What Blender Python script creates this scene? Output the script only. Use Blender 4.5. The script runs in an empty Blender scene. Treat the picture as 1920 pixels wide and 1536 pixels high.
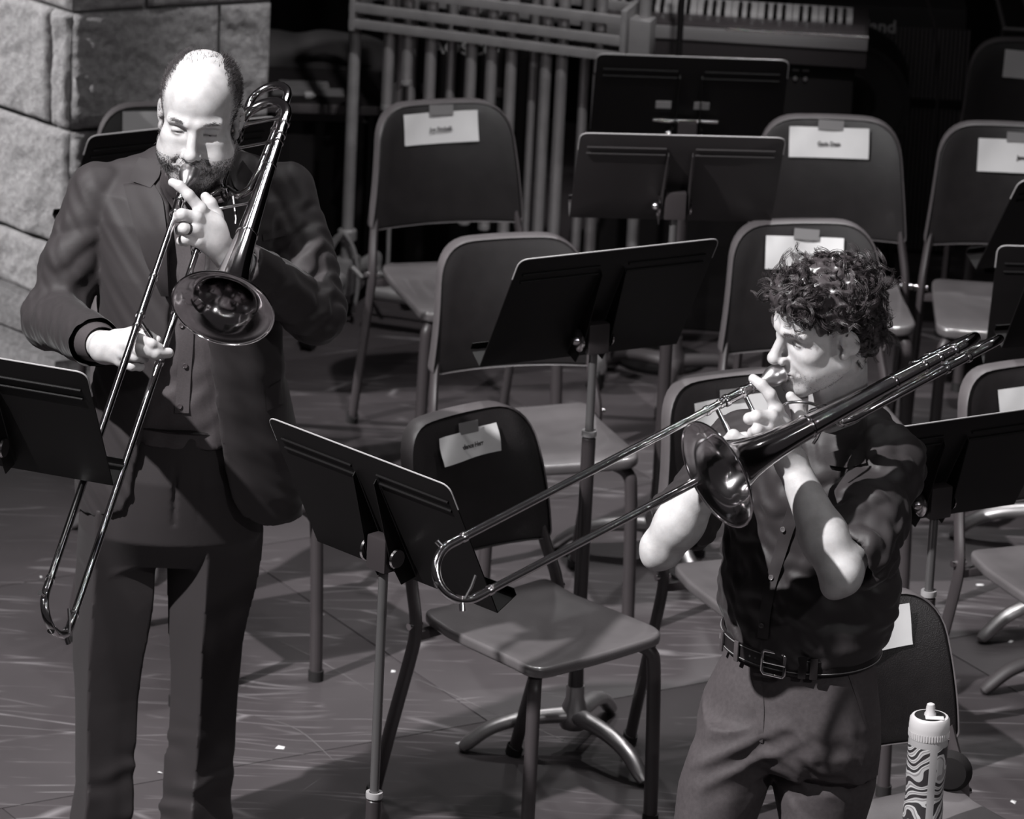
import bpy, bmesh, math, random
import numpy as np
from mathutils import Vector, Matrix, noise
from mathutils.bvhtree import BVHTree
random.seed(7)
rng = np.random.default_rng(7)
SC = bpy.context.scene
COL = SC.collection
R = math.radians

# ------------------------------------------------------------------ camera
FPX, PIT, ROLL, CH = 11000.0, R(18.8), R(2.8), 4.95
cF = np.array([0, math.cos(PIT), -math.sin(PIT)])
u0 = np.array([0, math.sin(PIT), math.cos(PIT)]); r0 = np.array([1.0, 0, 0])
cR = math.cos(ROLL) * r0 + math.sin(ROLL) * u0
cU = -math.sin(ROLL) * r0 + math.cos(ROLL) * u0
cC = np.array([0, 0, CH])
cam = bpy.data.cameras.new('camera'); camo = bpy.data.objects.new('camera', cam); COL.objects.link(camo)
cam.sensor_width = 36.0; cam.lens = FPX / 1920 * 36.0; cam.clip_end = 100
m = Matrix.Identity(4)
for i in range(3):
    m[i][0], m[i][1], m[i][2], m[i][3] = cR[i], cU[i], -cF[i], cC[i]
camo.matrix_world = m
cam.dof.use_dof = True; cam.dof.focus_distance = 11.2; cam.dof.aperture_fstop = 9.0
SC.camera = camo

def ray(px, py): return cF + (px - 960) / FPX * cR - (py - 768) / FPX * cU
def atz(px, py, z=0.0):
    d = ray(px, py); return cC + d * ((z - CH) / d[2])
def aty(px, py, y):
    d = ray(px, py); return cC + d * (y / d[1])
def PD(px, py, dep): return cC + ray(px, py) * dep
def depth(p): return float((np.asarray(p) - cC) @ cF)

# ------------------------------------------------------------------ world, lamps, exposure
w = bpy.data.worlds.new('hall'); SC.world = w; w.use_nodes = True
w.node_tree.nodes['Background'].inputs[0].default_value = (0.55, 0.5, 0.53, 1)
w.node_tree.nodes['Background'].inputs[1].default_value = 0.03
def lamp(name, kind, loc, target, power, size=0.3, angle=30, blend=0.4, color=(1, 0.995, 0.995)):
    l = bpy.data.lights.new(name, kind); o = bpy.data.objects.new(name, l); COL.objects.link(o)
    l.energy = power; l.color = color
    o.location = loc
    o.rotation_euler = (Vector(target) - Vector(loc)).to_track_quat('-Z', 'Y').to_euler()
    if kind == 'SPOT':
        l.spot_size = R(angle); l.spot_blend = blend; l.shadow_soft_size = size
    elif kind == 'POINT': l.shadow_soft_size = size
    elif kind == 'AREA':
        l.shape = 'DISK'; l.size = size
    return o
lamp('key_spotlight', 'SPOT', (-6.06, 5.91, 9.56), (-0.05, 10.95, 1.15), 7500, 0.10, 28, 0.6)
lamp('added_pier_light', 'SPOT', (-7.0, 13.5, 4.4), (-1.5, 14.95, 0.75), 2000, 0.10, 17, 0.5)  # unseen light added to brighten the left face of the pier
lamp('fill_spotlight', 'SPOT', (5.5, 2.5, 6.8), (0.4, 11.1, 0.8), 420, 0.12, 36, 0.6)
for i, (x, y, p) in enumerate([(-1.6, 12.6, 230), (0.5, 13.2, 260), (2.0, 13.4, 480)]):
    lamp('overhead_spotlight', 'SPOT', (x, y, 7.5), (x * 0.55, y - 1.3, 0.0), p, 0.16, 40, 0.8)
lamp('added_chime_light', 'SPOT', (0.6, 10.5, 8.0), (-0.05, 15.1, 0.5), 900, 0.1, 15, 0.6)  # added only to lift the chimes, no such lamp in view
lamp('back_spotlight', 'SPOT', (-0.6, 16.9, 6.4), (-0.1, 13.4, 0.6), 130, 0.12, 30, 0.7)
lamp('back_spotlight', 'SPOT', (1.5, 16.9, 6.4), (0.95, 13.8, 0.5), 420, 0.12, 26, 0.7)
lamp('added_bottle_light', 'SPOT', (3.6, 3.6, 7.2), (0.9, 10.8, 0.55), 520, 0.08, 5.5, 0.5)  # narrow unseen beam added to brighten the bottle
for i in range(12):      # small unseen lights added out front so the metal catches glints
    q = R(-65 + 130 * i / 11); lamp('added_glint_light', 'POINT', (8.5 * math.sin(q), 10.5 - 9.0 * math.cos(q), 7.6 + 0.5 * (i % 2)), (0, 11, 1), 15, 0.035)
for i in range(8):       # unseen lights added overhead to brighten the brass
    lamp('added_brass_light', 'POINT', (-3.5 + i, 9.2 + 2.2 * (i % 3), 7.2), (0, 11, 1), 12, 0.035)
SC.view_settings.view_transform = 'Standard'; SC.view_settings.look = 'None'
SC.view_settings.gamma = 1.0; SC.view_settings.use_curve_mapping = False
SC.view_settings.exposure = 0.6

# ------------------------------------------------------------------ materials
MATS = {}
def mat(name, g, rough=0.5, metal=0.0, spec=0.5, noise_amt=0.0, noise_scale=20.0, bump=0.0, bump_scale=80.0, coat=0.0, tint=(1.10, 0.945, 1.0), sheen=0.0):
    if name in MATS: return MATS[name]
    M = bpy.data.materials.new(name); M.use_nodes = True
    nt = M.node_tree; b = nt.nodes['Principled BSDF']
    k = min(1.0, max(0.0, (0.13 - g) / 0.08)) if tint == (1.10, 0.945, 1.0) else 1.0
    c = [g * (t * k + n_ * (1 - k)) for t, n_ in zip(tint, (1.025, 0.985, 1.0))]
    b.inputs['Base Color'].default_value = (*c, 1)
    b.inputs['Roughness'].default_value = rough; b.inputs['Metallic'].default_value = metal
    b.inputs['Specular IOR Level'].default_value = spec
    if coat: b.inputs['Coat Weight'].default_value = coat; b.inputs['Coat Roughness'].default_value = 0.1
    if sheen: b.inputs['Sheen Weight'].default_value = sheen; b.inputs['Sheen Roughness'].default_value = 0.4
    tc = nt.nodes.new('ShaderNodeTexCoord')
    if noise_amt:
        n = nt.nodes.new('ShaderNodeTexNoise'); n.inputs['Scale'].default_value = noise_scale; n.inputs['Detail'].default_value = 6
        nt.links.new(tc.outputs['Object'], n.inputs['Vector'])
        r = nt.nodes.new('ShaderNodeValToRGB')
        lo, hi = 1 - noise_amt, 1 + noise_amt
        r.color_ramp.elements[0].position = 0.3; r.color_ramp.elements[1].position = 0.7
        r.color_ramp.elements[0].color = (*[k * lo for k in c], 1); r.color_ramp.elements[1].color = (*[min(1, k * hi) for k in c], 1)
        nt.links.new(n.outputs['Fac'], r.inputs['Fac']); nt.links.new(r.outputs['Color'], b.inputs['Base Color'])
    if bump:
        n2 = nt.nodes.new('ShaderNodeTexNoise'); n2.inputs['Scale'].default_value = bump_scale; n2.inputs['Detail'].default_value = 5
        nt.links.new(tc.outputs['Object'], n2.inputs['Vector'])
        bp = nt.nodes.new('ShaderNodeBump'); bp.inputs['Strength'].default_value = bump; bp.inputs['Distance'].default_value = 0.004
        nt.links.new(n2.outputs['Fac'], bp.inputs['Height']); nt.links.new(bp.outputs['Normal'], b.inputs['Normal'])
    MATS[name] = M
    return M

# ------------------------------------------------------------------ mesh helpers
def tag(o, label=None, cat=None, group=None, kind=None):
    if label: o['label'] = label
    if cat: o['category'] = cat
    if group: o['group'] = group
    if kind: o['kind'] = kind
    return o
def thing(name, label, cat, loc=(0, 0, 0), rz=0.0, group=None):
    o = bpy.data.objects.new(name, None); COL.objects.link(o); o.location = loc; o.rotation_euler = (0, 0, rz)
    o.empty_display_size = 0.05
    return tag(o, label, cat, group)
class MB:
    def __init__(s): s.v = []; s.f = []
    def add(s, v, f):
        k = len(s.v); s.v += [tuple(map(float, p)) for p in v]; s.f += [tuple(i + k for i in q) for q in f]; return s
    def box(s, c, h, rot=None, bev=0.0):
        c = np.array(c, float); h = np.array(h, float)
        if bev <= 0:
            P = np.array([[x, y, z] for x in (-1, 1) for y in (-1, 1) for z in (-1, 1)], float) * h
            F = [(0, 1, 3, 2), (4, 6, 7, 5), (0, 4, 5, 1), (2, 3, 7, 6), (0, 2, 6, 4), (1, 5, 7, 3)]
        else:
            bm = bmesh.new(); bmesh.ops.create_cube(bm, size=2)
            for v in bm.verts: v.co = Vector(np.array(v.co) * h)
            bmesh.ops.bevel(bm, geom=bm.edges[:], offset=bev, segments=2, affect='EDGES', profile=0.6)
            bm.verts.index_update(); P = np.array([v.co[:] for v in bm.verts]); F = [tuple(v.index for v in f.verts) for f in bm.faces]; bm.free()
        if rot is not None: P = P @ np.array(rot).T
        return s.add(P + c, F)
    def tube(s, pts, rad, n=10, cap=True, flat=None, up=None):
        """tube along a polyline; rad scalar or list; flat=(ru,rv) ratio with up hint"""
        P = np.array(pts, float); k = len(P)
        rr = np.full(k, rad, float) if np.isscalar(rad) else np.array(rad, float)
        T = np.gradient(P, axis=0); T /= np.linalg.norm(T, axis=1)[:, None] + 1e-12
        a = np.array(up if up is not None else (0, 0, 1), float)
        if abs(T[0] @ a) > 0.95: a = np.array((1.0, 0, 0))
        rings = []; nrm = a - (a @ T[0]) * T[0]; nrm /= np.linalg.norm(nrm)
        fu, fv = flat if flat else (1, 1)
        for i in range(k):
            nrm = nrm - (nrm @ T[i]) * T[i]; nrm /= np.linalg.norm(nrm) + 1e-12
            bi = np.cross(T[i], nrm)
            rings.append([P[i] + rr[i] * (fu * math.cos(t) * nrm + fv * math.sin(t) * bi) for t in np.linspace(0, 2 * math.pi, n, endpoint=False)])
        V = [p for r_ in rings for p in r_]; F = []
        for i in range(k - 1):
            for j in range(n):
                F.append((i * n + j, i * n + (j + 1) % n, (i + 1) * n + (j + 1) % n, (i + 1) * n + j))
        if cap: F += [tuple(range(n - 1, -1, -1)), tuple((k - 1) * n + j for j in range(n))]
        return s.add(V, F)
    def lathe(s, prof, origin, axis, n=32, cap=(False, False)):
        """prof: list of (t along axis, radius)"""
        o = np.array(origin, float); a = np.array(axis, float); a /= np.linalg.norm(a)
        h = np.array((0, 0, 1.0)) if abs(a[2]) < 0.9 else np.array((1.0, 0, 0))
        e1 = np.cross(a, h); e1 /= np.linalg.norm(e1); e2 = np.cross(a, e1)
        V = []; F = []
        for t, r_ in prof:
            for q in np.linspace(0, 2 * math.pi, n, endpoint=False):
                V.append(o + a * t + r_ * (math.cos(q) * e1 + math.sin(q) * e2))
        for i in range(len(prof) - 1):
            for j in range(n):
                F.append((i * n + j, i * n + (j + 1) % n, (i + 1) * n + (j + 1) % n, (i + 1) * n + j))
        if cap[0]: F.append(tuple(range(n - 1, -1, -1)))
        if cap[1]: F.append(tuple((len(prof) - 1) * n + j for j in range(n)))
        return s.add(V, F)
    def slab(s, outline, y0, y1, bev, fn, rings=5):
        """closed 2-D outline (x,z) made into a bevelled slab from y0 (front) to y1, mapped by fn(x,y,z)"""
        O = np.array(outline, float); c = O.mean(0); n = len(O)
        lay = []
        for q in np.linspace(0.12, 1, rings): lay.append((q, 0, y0))
        lay[-1] = None; lay = [l for l in lay if l]
        seq = [(('s', q), y) for q, _, y in lay]
        for t in (0, 30, 60, 90): seq.append((('i', bev * (1 - math.sin(R(t)))), y0 + bev * (1 - math.cos(R(t)))))
        for t in (0, 30, 60, 90): seq.append((('i', bev * (1 - math.cos(R(t)))), y1 - bev * (1 - math.sin(R(t)))))
        for q in np.linspace(1, 0.12, rings)[1:]: seq.append((('s', q), y1))
        d = np.roll(O, -1, 0) - np.roll(O, 1, 0); nn = np.stack([-d[:, 1], d[:, 0]], 1); nn /= np.linalg.norm(nn, axis=1)[:, None] + 1e-12
        if ((O - c) * nn).sum() > 0: nn = -nn
        V = []; F = []
        for (k, q), y in seq:
            P = c + (O - c) * q * 0.999 if k == 's' else O + nn * q
            if k == 's':
                P = c + (O + nn * bev - c) * q
            V += [fn(p[0], y, p[1]) for p in P]
        for i in range(len(seq) - 1):
            for j in range(n):
                F.append((i * n + j, i * n + (j + 1) % n, (i + 1) * n + (j + 1) % n, (i + 1) * n + j))
        F.append(tuple(range(n - 1, -1, -1))); F.append(tuple((len(seq) - 1) * n + j for j in range(n)))
        return s.add(V, F)
    def build(s, name, M, parent=None, smooth=True, angle=40):
        me = bpy.data.meshes.new(name); me.from_pydata(s.v, [], s.f); me.update()
        bm = bmesh.new(); bm.from_mesh(me); bmesh.ops.recalc_face_normals(bm, faces=bm.faces); bm.to_mesh(me); bm.free()
        if smooth:
            me.polygons.foreach_set('use_smooth', [True] * len(me.polygons))
            me.set_sharp_from_angle(angle=R(angle))
        me.materials.append(M)
        o = bpy.data.objects.new(name, me); COL.objects.link(o); o.parent = parent
        return o
def copy_tree(o, parent=None):
    c = o.copy(); COL.objects.link(c); c.parent = parent
    for ch in list(o.children): copy_tree(ch, c)
    return c
def smooth_path(pts, n=8):
    """Catmull-Rom through the points"""
    P = [np.array(p, float) for p in pts]; P = [2 * P[0] - P[1]] + P + [2 * P[-1] - P[-2]]; out = []
    for i in range(1, len(P) - 2):
        for t in np.linspace(0, 1, n, endpoint=False):
            a, b, c, d = P[i - 1], P[i], P[i + 1], P[i + 2]
            out.append(0.5 * (2 * b + (c - a) * t + (2 * a - 5 * b + 4 * c - d) * t * t + (3 * b - a - 3 * c + d) * t ** 3))
    out.append(P[-2]); return out
def rounded(pts, rad, n=6):
    """round the corners of a closed 2-D polygon; rad scalar or list"""
    out = []; k = len(pts); rr = [rad] * k if np.isscalar(rad) else rad
    for i in range(k):
        p = np.array(pts[i], float); a = np.array(pts[i - 1], float); b = np.array(pts[(i + 1) % k], float)
        if rr[i] <= 0: out.append(p); continue
        da = (a - p) / np.linalg.norm(a - p); db = (b - p) / np.linalg.norm(b - p)
        s0, s1 = p + da * rr[i], p + db * rr[i]
        for t in np.linspace(0, 1, n): out.append((1 - t) ** 2 * s0 + 2 * t * (1 - t) * p + t * t * s1)
    return out
def densify(pts, step):
    out = []; k = len(pts)
    for i in range(k):
        a = np.array(pts[i]); b = np.array(pts[(i + 1) % k]); m_ = max(1, int(np.linalg.norm(b - a) / step))
        for t in range(m_): out.append(a + (b - a) * t / m_)
    return out
def text_part(txt, size, M, parent, loc, rot, extrude=0.0003, name='lettering', sx=1.0, bold=0.0):
    cu = bpy.data.curves.new(name, 'FONT'); cu.body = txt; cu.size = size; cu.align_x = 'CENTER'; cu.align_y = 'CENTER'
    cu.extrude = extrude; cu.resolution_u = 3; cu.offset = bold
    t = bpy.data.objects.new(name, cu); COL.objects.link(t)
    dg = bpy.context.evaluated_depsgraph_get(); me = bpy.data.meshes.new_from_object(t.evaluated_get(dg))
    bpy.data.objects.remove(t); bpy.data.curves.remove(cu)
    me.materials.clear(); me.materials.append(M)
    o = bpy.data.objects.new(name, me); COL.objects.link(o); o.parent = parent; o.location = loc; o.rotation_euler = rot; o.scale = (sx, 1, 1)
    return o
# ------------------------------------------------------------------ setting materials
def floor_material():
    M = bpy.data.materials.new('scuffed stage floor'); M.use_nodes = True; nt = M.node_tree; b = nt.nodes['Principled BSDF']
    L = nt.links.new; N = nt.nodes.new
    geo = N('ShaderNodeNewGeometry')
    def scratch(rot, sc, thr, seed, stretch=14):
        mp = N('ShaderNodeMapping'); mp.inputs['Rotation'].default_value = (0, 0, R(rot)); mp.inputs['Scale'].default_value = (sc, sc * stretch, 1); mp.inputs['Location'].default_value = (seed, seed * 2.7, 0)
        n0 = N('ShaderNodeTexNoise'); n0.inputs['Scale'].default_value = 1.2; n0.inputs['Detail'].default_value = 2
        ad = N('ShaderNodeVectorMath'); ad.operation = 'MULTIPLY_ADD'; ad.inputs[1].default_value = (0.22, 0.22, 0.0)
        L(geo.outputs['Position'], n0.inputs['Vector']); L(n0.outputs['Color'], ad.inputs[0]); L(geo.outputs['Position'], ad.inputs[2])
        L(ad.outputs[0], mp.inputs['Vector'])
        v = N('ShaderNodeTexVoronoi'); v.feature = 'DISTANCE_TO_EDGE'; v.inputs['Scale'].default_value = 1.0; v.inputs['Randomness'].default_value = 1.0
        L(mp.outputs[0], v.inputs['Vector'])
        mr = N('ShaderNodeMapRange'); mr.inputs['From Min'].default_value = 0.0; mr.inputs['From Max'].default_value = thr; mr.inputs['To Min'].default_value = 1; mr.inputs['To Max'].default_value = 0
        L(v.outputs['Distance'], mr.inputs['Value'])
        msk = N('ShaderNodeTexNoise'); msk.inputs['Scale'].default_value = 5.5 * sc / 2; msk.inputs['Detail'].default_value = 3
        ml = N('ShaderNodeMapping'); ml.inputs['Location'].default_value = (seed * 3.1, 0, 0); L(geo.outputs['Position'], ml.inputs['Vector']); L(ml.outputs[0], msk.inputs['Vector'])
        m2 = N('ShaderNodeMapRange'); m2.inputs['From Min'].default_value = 0.53; m2.inputs['From Max'].default_value = 0.66
        L(msk.outputs['Fac'], m2.inputs['Value'])
        mu = N('ShaderNodeMath'); mu.operation = 'MULTIPLY'; L(mr.outputs[0], mu.inputs[0]); L(m2.outputs[0], mu.inputs[1])
        return mu
    s = [scratch(35, 1.2, 0.022, 1.3, 9), scratch(-20, 1.3, 0.02, 4.1, 9), scratch(70, 1.5, 0.022, 7.7, 9), scratch(-55, 1.0, 0.02, 2.2, 9)]
    cur = s[0]
    for q in s[1:]:
        a = N('ShaderNodeMath'); a.operation = 'MAXIMUM'; L(cur.outputs[0], a.inputs[0]); L(q.outputs[0], a.inputs[1]); cur = a
    big = N('ShaderNodeTexNoise'); big.inputs['Scale'].default_value = 3.0; big.inputs['Detail'].default_value = 7; L(geo.outputs['Position'], big.inputs['Vector'])
    rp = N('ShaderNodeValToRGB'); rp.color_ramp.elements[0].position = 0.3; rp.color_ramp.elements[1].position = 0.75
    rp.color_ramp.elements[0].color = (0.043, 0.037, 0.0395, 1); rp.color_ramp.elements[1].color = (0.060, 0.052, 0.0555, 1)
    L(big.outputs['Fac'], rp.inputs['Fac'])
    mx = N('ShaderNodeMixRGB'); mx.inputs[2].default_value = (0.30, 0.28, 0.29, 1)
    k = N('ShaderNodeMath'); k.operation = 'MULTIPLY'; k.inputs[1].default_value = 0.55; L(cur.outputs[0], k.inputs[0])
    L(k.outputs[0], mx.inputs[0]); L(rp.outputs[0], mx.inputs[1]); L(mx.outputs[0], b.inputs['Base Color'])
    rr = N('ShaderNodeMapRange'); rr.inputs['To Min'].default_value = 0.42; rr.inputs['To Max'].default_value = 0.62; L(big.outputs['Fac'], rr.inputs['Value']); L(rr.outputs[0], b.inputs['Roughness'])
    b.inputs['Specular IOR Level'].default_value = 0.35
    return M
MF = floor_material()
M_gap = mat('floor seam', 0.006, 0.9)
M_curtain = mat('black curtain', 0.006, 0.95, spec=0.1)
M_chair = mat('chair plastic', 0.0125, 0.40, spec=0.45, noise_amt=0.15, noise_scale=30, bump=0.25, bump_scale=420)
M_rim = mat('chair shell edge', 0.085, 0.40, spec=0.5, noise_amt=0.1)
M_leg = mat('chair leg steel', 0.045, 0.42, spec=0.5)
M_rubber = mat('black rubber', 0.012, 0.7)
M_stand = mat('stand desk black', 0.0045, 0.5, spec=0.22, bump=0.1, bump_scale=600)
M_standglint = mat('stand edge glint', 0.30, 0.32, spec=0.6)  # back-lit rim highlight put into this pale colour; the collar shares it
M_pole = mat('stand tube black', 0.03, 0.28, spec=0.6)
M_chrome = mat('chrome', 0.62, 0.16, 1.0)
M_alu = mat('cast aluminium', 0.42, 0.38, 0.85, noise_amt=0.08)
M_paper = mat('white paper', 0.62, 0.75, noise_amt=0.03, tint=(1.01, 0.99, 1.0))
M_tape = mat('clear tape', 0.2, 0.25, spec=0.6, tint=(1.02, 0.985, 1.0))
M_ink = mat('black ink', 0.025, 0.8)
M_black = mat('flat black', 0.008, 0.8, spec=0.2)
M_darkgrey = mat('dark grey', 0.035, 0.6)
M_grey = mat('mid grey', 0.11, 0.5)

# ------------------------------------------------------------------ floor panels
fl = MB(); fl.box((0, 13, -0.03), (6, 7, 0.02)); floor = tag(fl.build('floor', M_gap, smooth=False), kind='structure')
ang = R(31.7); eu = np.array([math.cos(ang), math.sin(ang)]); ev = np.array([-math.sin(ang), math.cos(ang)]); A0 = np.array([-0.02, 12.345])
pm = MB().box((0, 0, -0.005), (1.2185, 0.6085, 0.005), bev=0.0012)
panel = None
for j in range(-4, 6):
    for i in range(-3, 4):
        c = A0 + ev * 1.22 * (j + 0.5) + eu * 2.44 * (i + (0.5 if j % 2 == 0 else 0.0))
        if not (-3.6 < c[0] < 3.6 and 8.3 < c[1] < 18.5): continue
        if panel is None:
            panel = pm.build('floor_panel', MF, floor, angle=30); p = panel
        else:
            p = panel.copy(); COL.objects.link(p)
        p.parent = floor; p.location = (c[0], c[1], 0); p.rotation_euler = (0, 0, ang)

# long scuffs and scratches lying on the panels
def scuffs():
    r_ = np.random.default_rng(12); b = MB(); L_ = [((760, 1265), (860, 1308), (950, 1350)), ((830, 1390), (900, 1408), (965, 1422)), ((975, 1352), (1060, 1390), (1170, 1428)), ((500, 1190), (600, 1240), (700, 1300)), ((470, 1340), (560, 1370), (640, 1440))]
    for i in range(70):
        px, py = r_.uniform(0, 1920), r_.uniform(980, 1536); a = r_.choice([0.35, -0.25, 0.15, -0.6]) + r_.normal() * 0.15; l = r_.uniform(30, 130)
        L_.append(((px, py), (px + l * 0.5 * math.cos(a), py + l * 0.5 * math.sin(a) * 0.6 + r_.normal() * 3), (px + l * math.cos(a), py + l * math.sin(a) * 0.6)))
    for k, pts in enumerate(L_):
        P = np.array(smooth_path([atz(x, y, 0.0) for x, y in pts], 7)); T = np.gradient(P, axis=0); nrm_ = np.stack([-T[:, 1], T[:, 0], 0 * T[:, 0]], 1); nrm_ /= np.linalg.norm(nrm_, axis=1)[:, None] + 1e-9
        wd = (0.0016 if k < 5 else r_.uniform(0.0005, 0.0011)) * np.sin(np.linspace(0.15, math.pi - 0.15, len(P)))[:, None]
        V = np.concatenate([P - nrm_ * wd, P + nrm_ * wd]) + np.array([0, 0, 0.0006]); n = len(P)
        b.add(V, [(i, i + 1, n + i + 1, n + i) for i in range(n - 1)])
    o = b.build('scuff_marks', mat('pale scuff', 0.10, 0.7), floor, smooth=False); o['kind'] = 'stuff'
scuffs()
# back and side curtains
def curtain(name, p0, p1, h):
    b = MB(); n = 90; P = []
    for i in range(n + 1):
        t = i / n; x = p0[0] + (p1[0] - p0[0]) * t; y = p0[1] + (p1[1] - p0[1]) * t
        o = 0.05 * math.sin(i * 1.3) + 0.03 * math.sin(i * 0.55 + 1)
        nx, ny = -(p1[1] - p0[1]), p1[0] - p0[0]; l = math.hypot(nx, ny); P.append((x + nx / l * o, y + ny / l * o))
    V = [(x, y, -0.03) for x, y in P] + [(x, y, h) for x, y in P]
    b.add(V, [(i, i + 1, n + 2 + i, n + 1 + i) for i in range(n)])
    return tag(b.build(name, M_curtain, angle=80), kind='structure')
curtain('wall_back', (-3.6, 17.3), (3.6, 17.3), 4.5)
curtain('wall_right', (2.9, 17.2), (2.9, 9.5), 4.5)

# ------------------------------------------------------------------ stone pier on the left
def stone_material(name, g, contrast):
    M = bpy.data.materials.new(name); M.use_nodes = True; nt = M.node_tree; b = nt.nodes['Principled BSDF']; L = nt.links.new; N = nt.nodes.new
    geo = N('ShaderNodeNewGeometry'); n = N('ShaderNodeTexNoise'); n.inputs['Scale'].default_value = 55; n.inputs['Detail'].default_value = 9; n.inputs['Roughness'].default_value = 0.7
    L(geo.outputs['Position'], n.inputs['Vector'])
    r = N('ShaderNodeValToRGB'); r.color_ramp.elements[0].position = 0.32; r.color_ramp.elements[1].position = 0.68
    lo = g * (1 - contrast); hi = g * (1 + contrast)
    r.color_ramp.elements[0].color = (lo * 1.02, lo * 0.98, lo, 1); r.color_ramp.elements[1].color = (hi * 1.02, hi * 0.985, hi, 1)
    L(n.outputs['Fac'], r.inputs['Fac']); L(r.outputs[0], b.inputs['Base Color']); b.inputs['Roughness'].default_value = 0.9; b.inputs['Specular IOR Level'].default_value = 0.2
    bp = N('ShaderNodeBump'); bp.inputs['Strength'].default_value = 0.9; bp.inputs['Distance'].default_value = 0.009; L(n.outputs['Fac'], bp.inputs['Height']); L(bp.outputs[0], b.inputs['Normal'])
    return M
M_stone = stone_material('limestone', 0.36, 0.28); M_mortar = stone_material('mortar', 0.24, 0.15); M_base = stone_material('base moulding', 0.20, 0.35)
cx, cy = -1.172, 14.5
eL = np.array([-0.72, 0.694]); eR = np.array([0.92, 0.392]); nL = np.array([-0.694, -0.72]); nR = np.array([0.392, -0.92])
core = MB(); o2 = 0.012
c0 = np.array([cx, cy]) + 0.02 * (eL + eR)
P = [c0, c0 + eR * 0.53, c0 + eR * 0.53 + eL * 1.3, c0 + eL * 1.3]
core.add([(p[0], p[1], 0) for p in P] + [(p[0], p[1], 3.2) for p in P], [(0, 1, 5, 4), (1, 2, 6, 5), (2, 3, 7, 6), (3, 0, 4, 7), (4, 5, 6, 7)])
pier = tag(core.build('wall_left', M_mortar, smooth=False), kind='structure')
def stone(face, s0, s1, z0, z1, rough, seed):
    e, nn = (eL, nL) if face == 'L' else (eR, nR)
    nu, nv = max(6, int((s1 - s0) / 0.0075)), max(6, int((z1 - z0) / 0.0075)); V = []; F = []
    g = 0.004
    for iv in range(nv + 1):
        for iu in range(nu + 1):
            s_ = s0 + g + (s1 - s0 - 2 * g) * iu / nu; z_ = z0 + g + (z1 - z0 - 2 * g) * iv / nv
            d = noise.fractal(Vector((s_ * 7 + seed, z_ * 9 + s_ * 4, seed * 1.7)), 0.8, 2.1, 5) * rough
            if face == 'R': d -= 0.010 * max(0.0, noise.fractal(Vector((s_ * 26 - z_ * 18 + seed, z_ * 42 + s_ * 20, 3.3)), 0.7, 2.2, 4) - 0.1)
            ed = min(iu, nu - iu, iv, nv - iv)
            d = d + 0.013 if ed > 0 else -0.004
            if ed == 1: d -= 0.004
            p = np.array([cx, cy]) + e * s_ + nn * d
            V.append((p[0], p[1], z_))
    for iv in range(nv):
        for iu in range(nu):
            a = iv * (nu + 1) + iu; F.append((a, a + 1, a + nu + 2, a + nu + 1))
    b = MB().add(V, F); return b.build('stone_block', M_stone, pier, angle=60)
zj = [0.24, 0.395, 0.71, 1.025, 1.34, 1.65]
for k in range(len(zj) - 1):
    z0, z1 = zj[k], zj[k + 1]
    cutL = [0.0, 0.075, 0.62, 1.25] if k in (2, 4) else ([0.0, 0.42, 0.9, 1.25])
    for a, b_ in zip(cutL[:-1], cutL[1:]): stone('L', a, b_, z0, z1, 0.011, k * 5 + a * 9)
    cutR = [0.0, 0.40, 0.545] if k in (2, 4) else [0.0, 0.2, 0.545]
    for a, b_ in zip(cutR[:-1], cutR[1:]): stone('R', a, b_, z0, z1, 0.016, k * 7 + 40 + a * 5)
# base moulding of the pier
def pier_base():
    prof = [(0.0, 0.245), (0.035, 0.24), (0.05, 0.215), (0.05, 0.15), (0.035, 0.14), (0.035, 0.125), (0.075, 0.115), (0.09, 0.08), (0.12, 0.055), (0.13, 0.0)]
    b = MB()
    pathp = [(eL * 1.3, nL), (np.zeros(2), None), (eR * 0.53, nR)]
    V = []; corner = (nL + nR) / np.linalg.norm(nL + nR); corner = corner / (corner @ nL)
    n = 40
    lines = []
    for i in range(n + 1): lines.append((eL * 1.3 * (1 - i / n), nL if i < n else corner))
    for i in range(1, 16): lines.append((eR * 0.53 * i / 15, nR))
    for q, (off, nn) in enumerate(lines):
        for d, z in prof:
            jit = 0.006 * noise.noise(Vector((q * 0.35, z * 12, 2)))
            p = np.array([cx, cy]) + off + nn * (d + jit); V.append((p[0], p[1], z))
    k = len(prof)
    b.add(V, [(i * k + j, i * k + j + 1, (i + 1) * k + j + 1, (i + 1) * k + j) for i in range(len(lines) - 1) for j in range(k - 1)])
    return tag(b.build('trim_1', M_base, angle=35), kind='structure')
pier_base()

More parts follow.
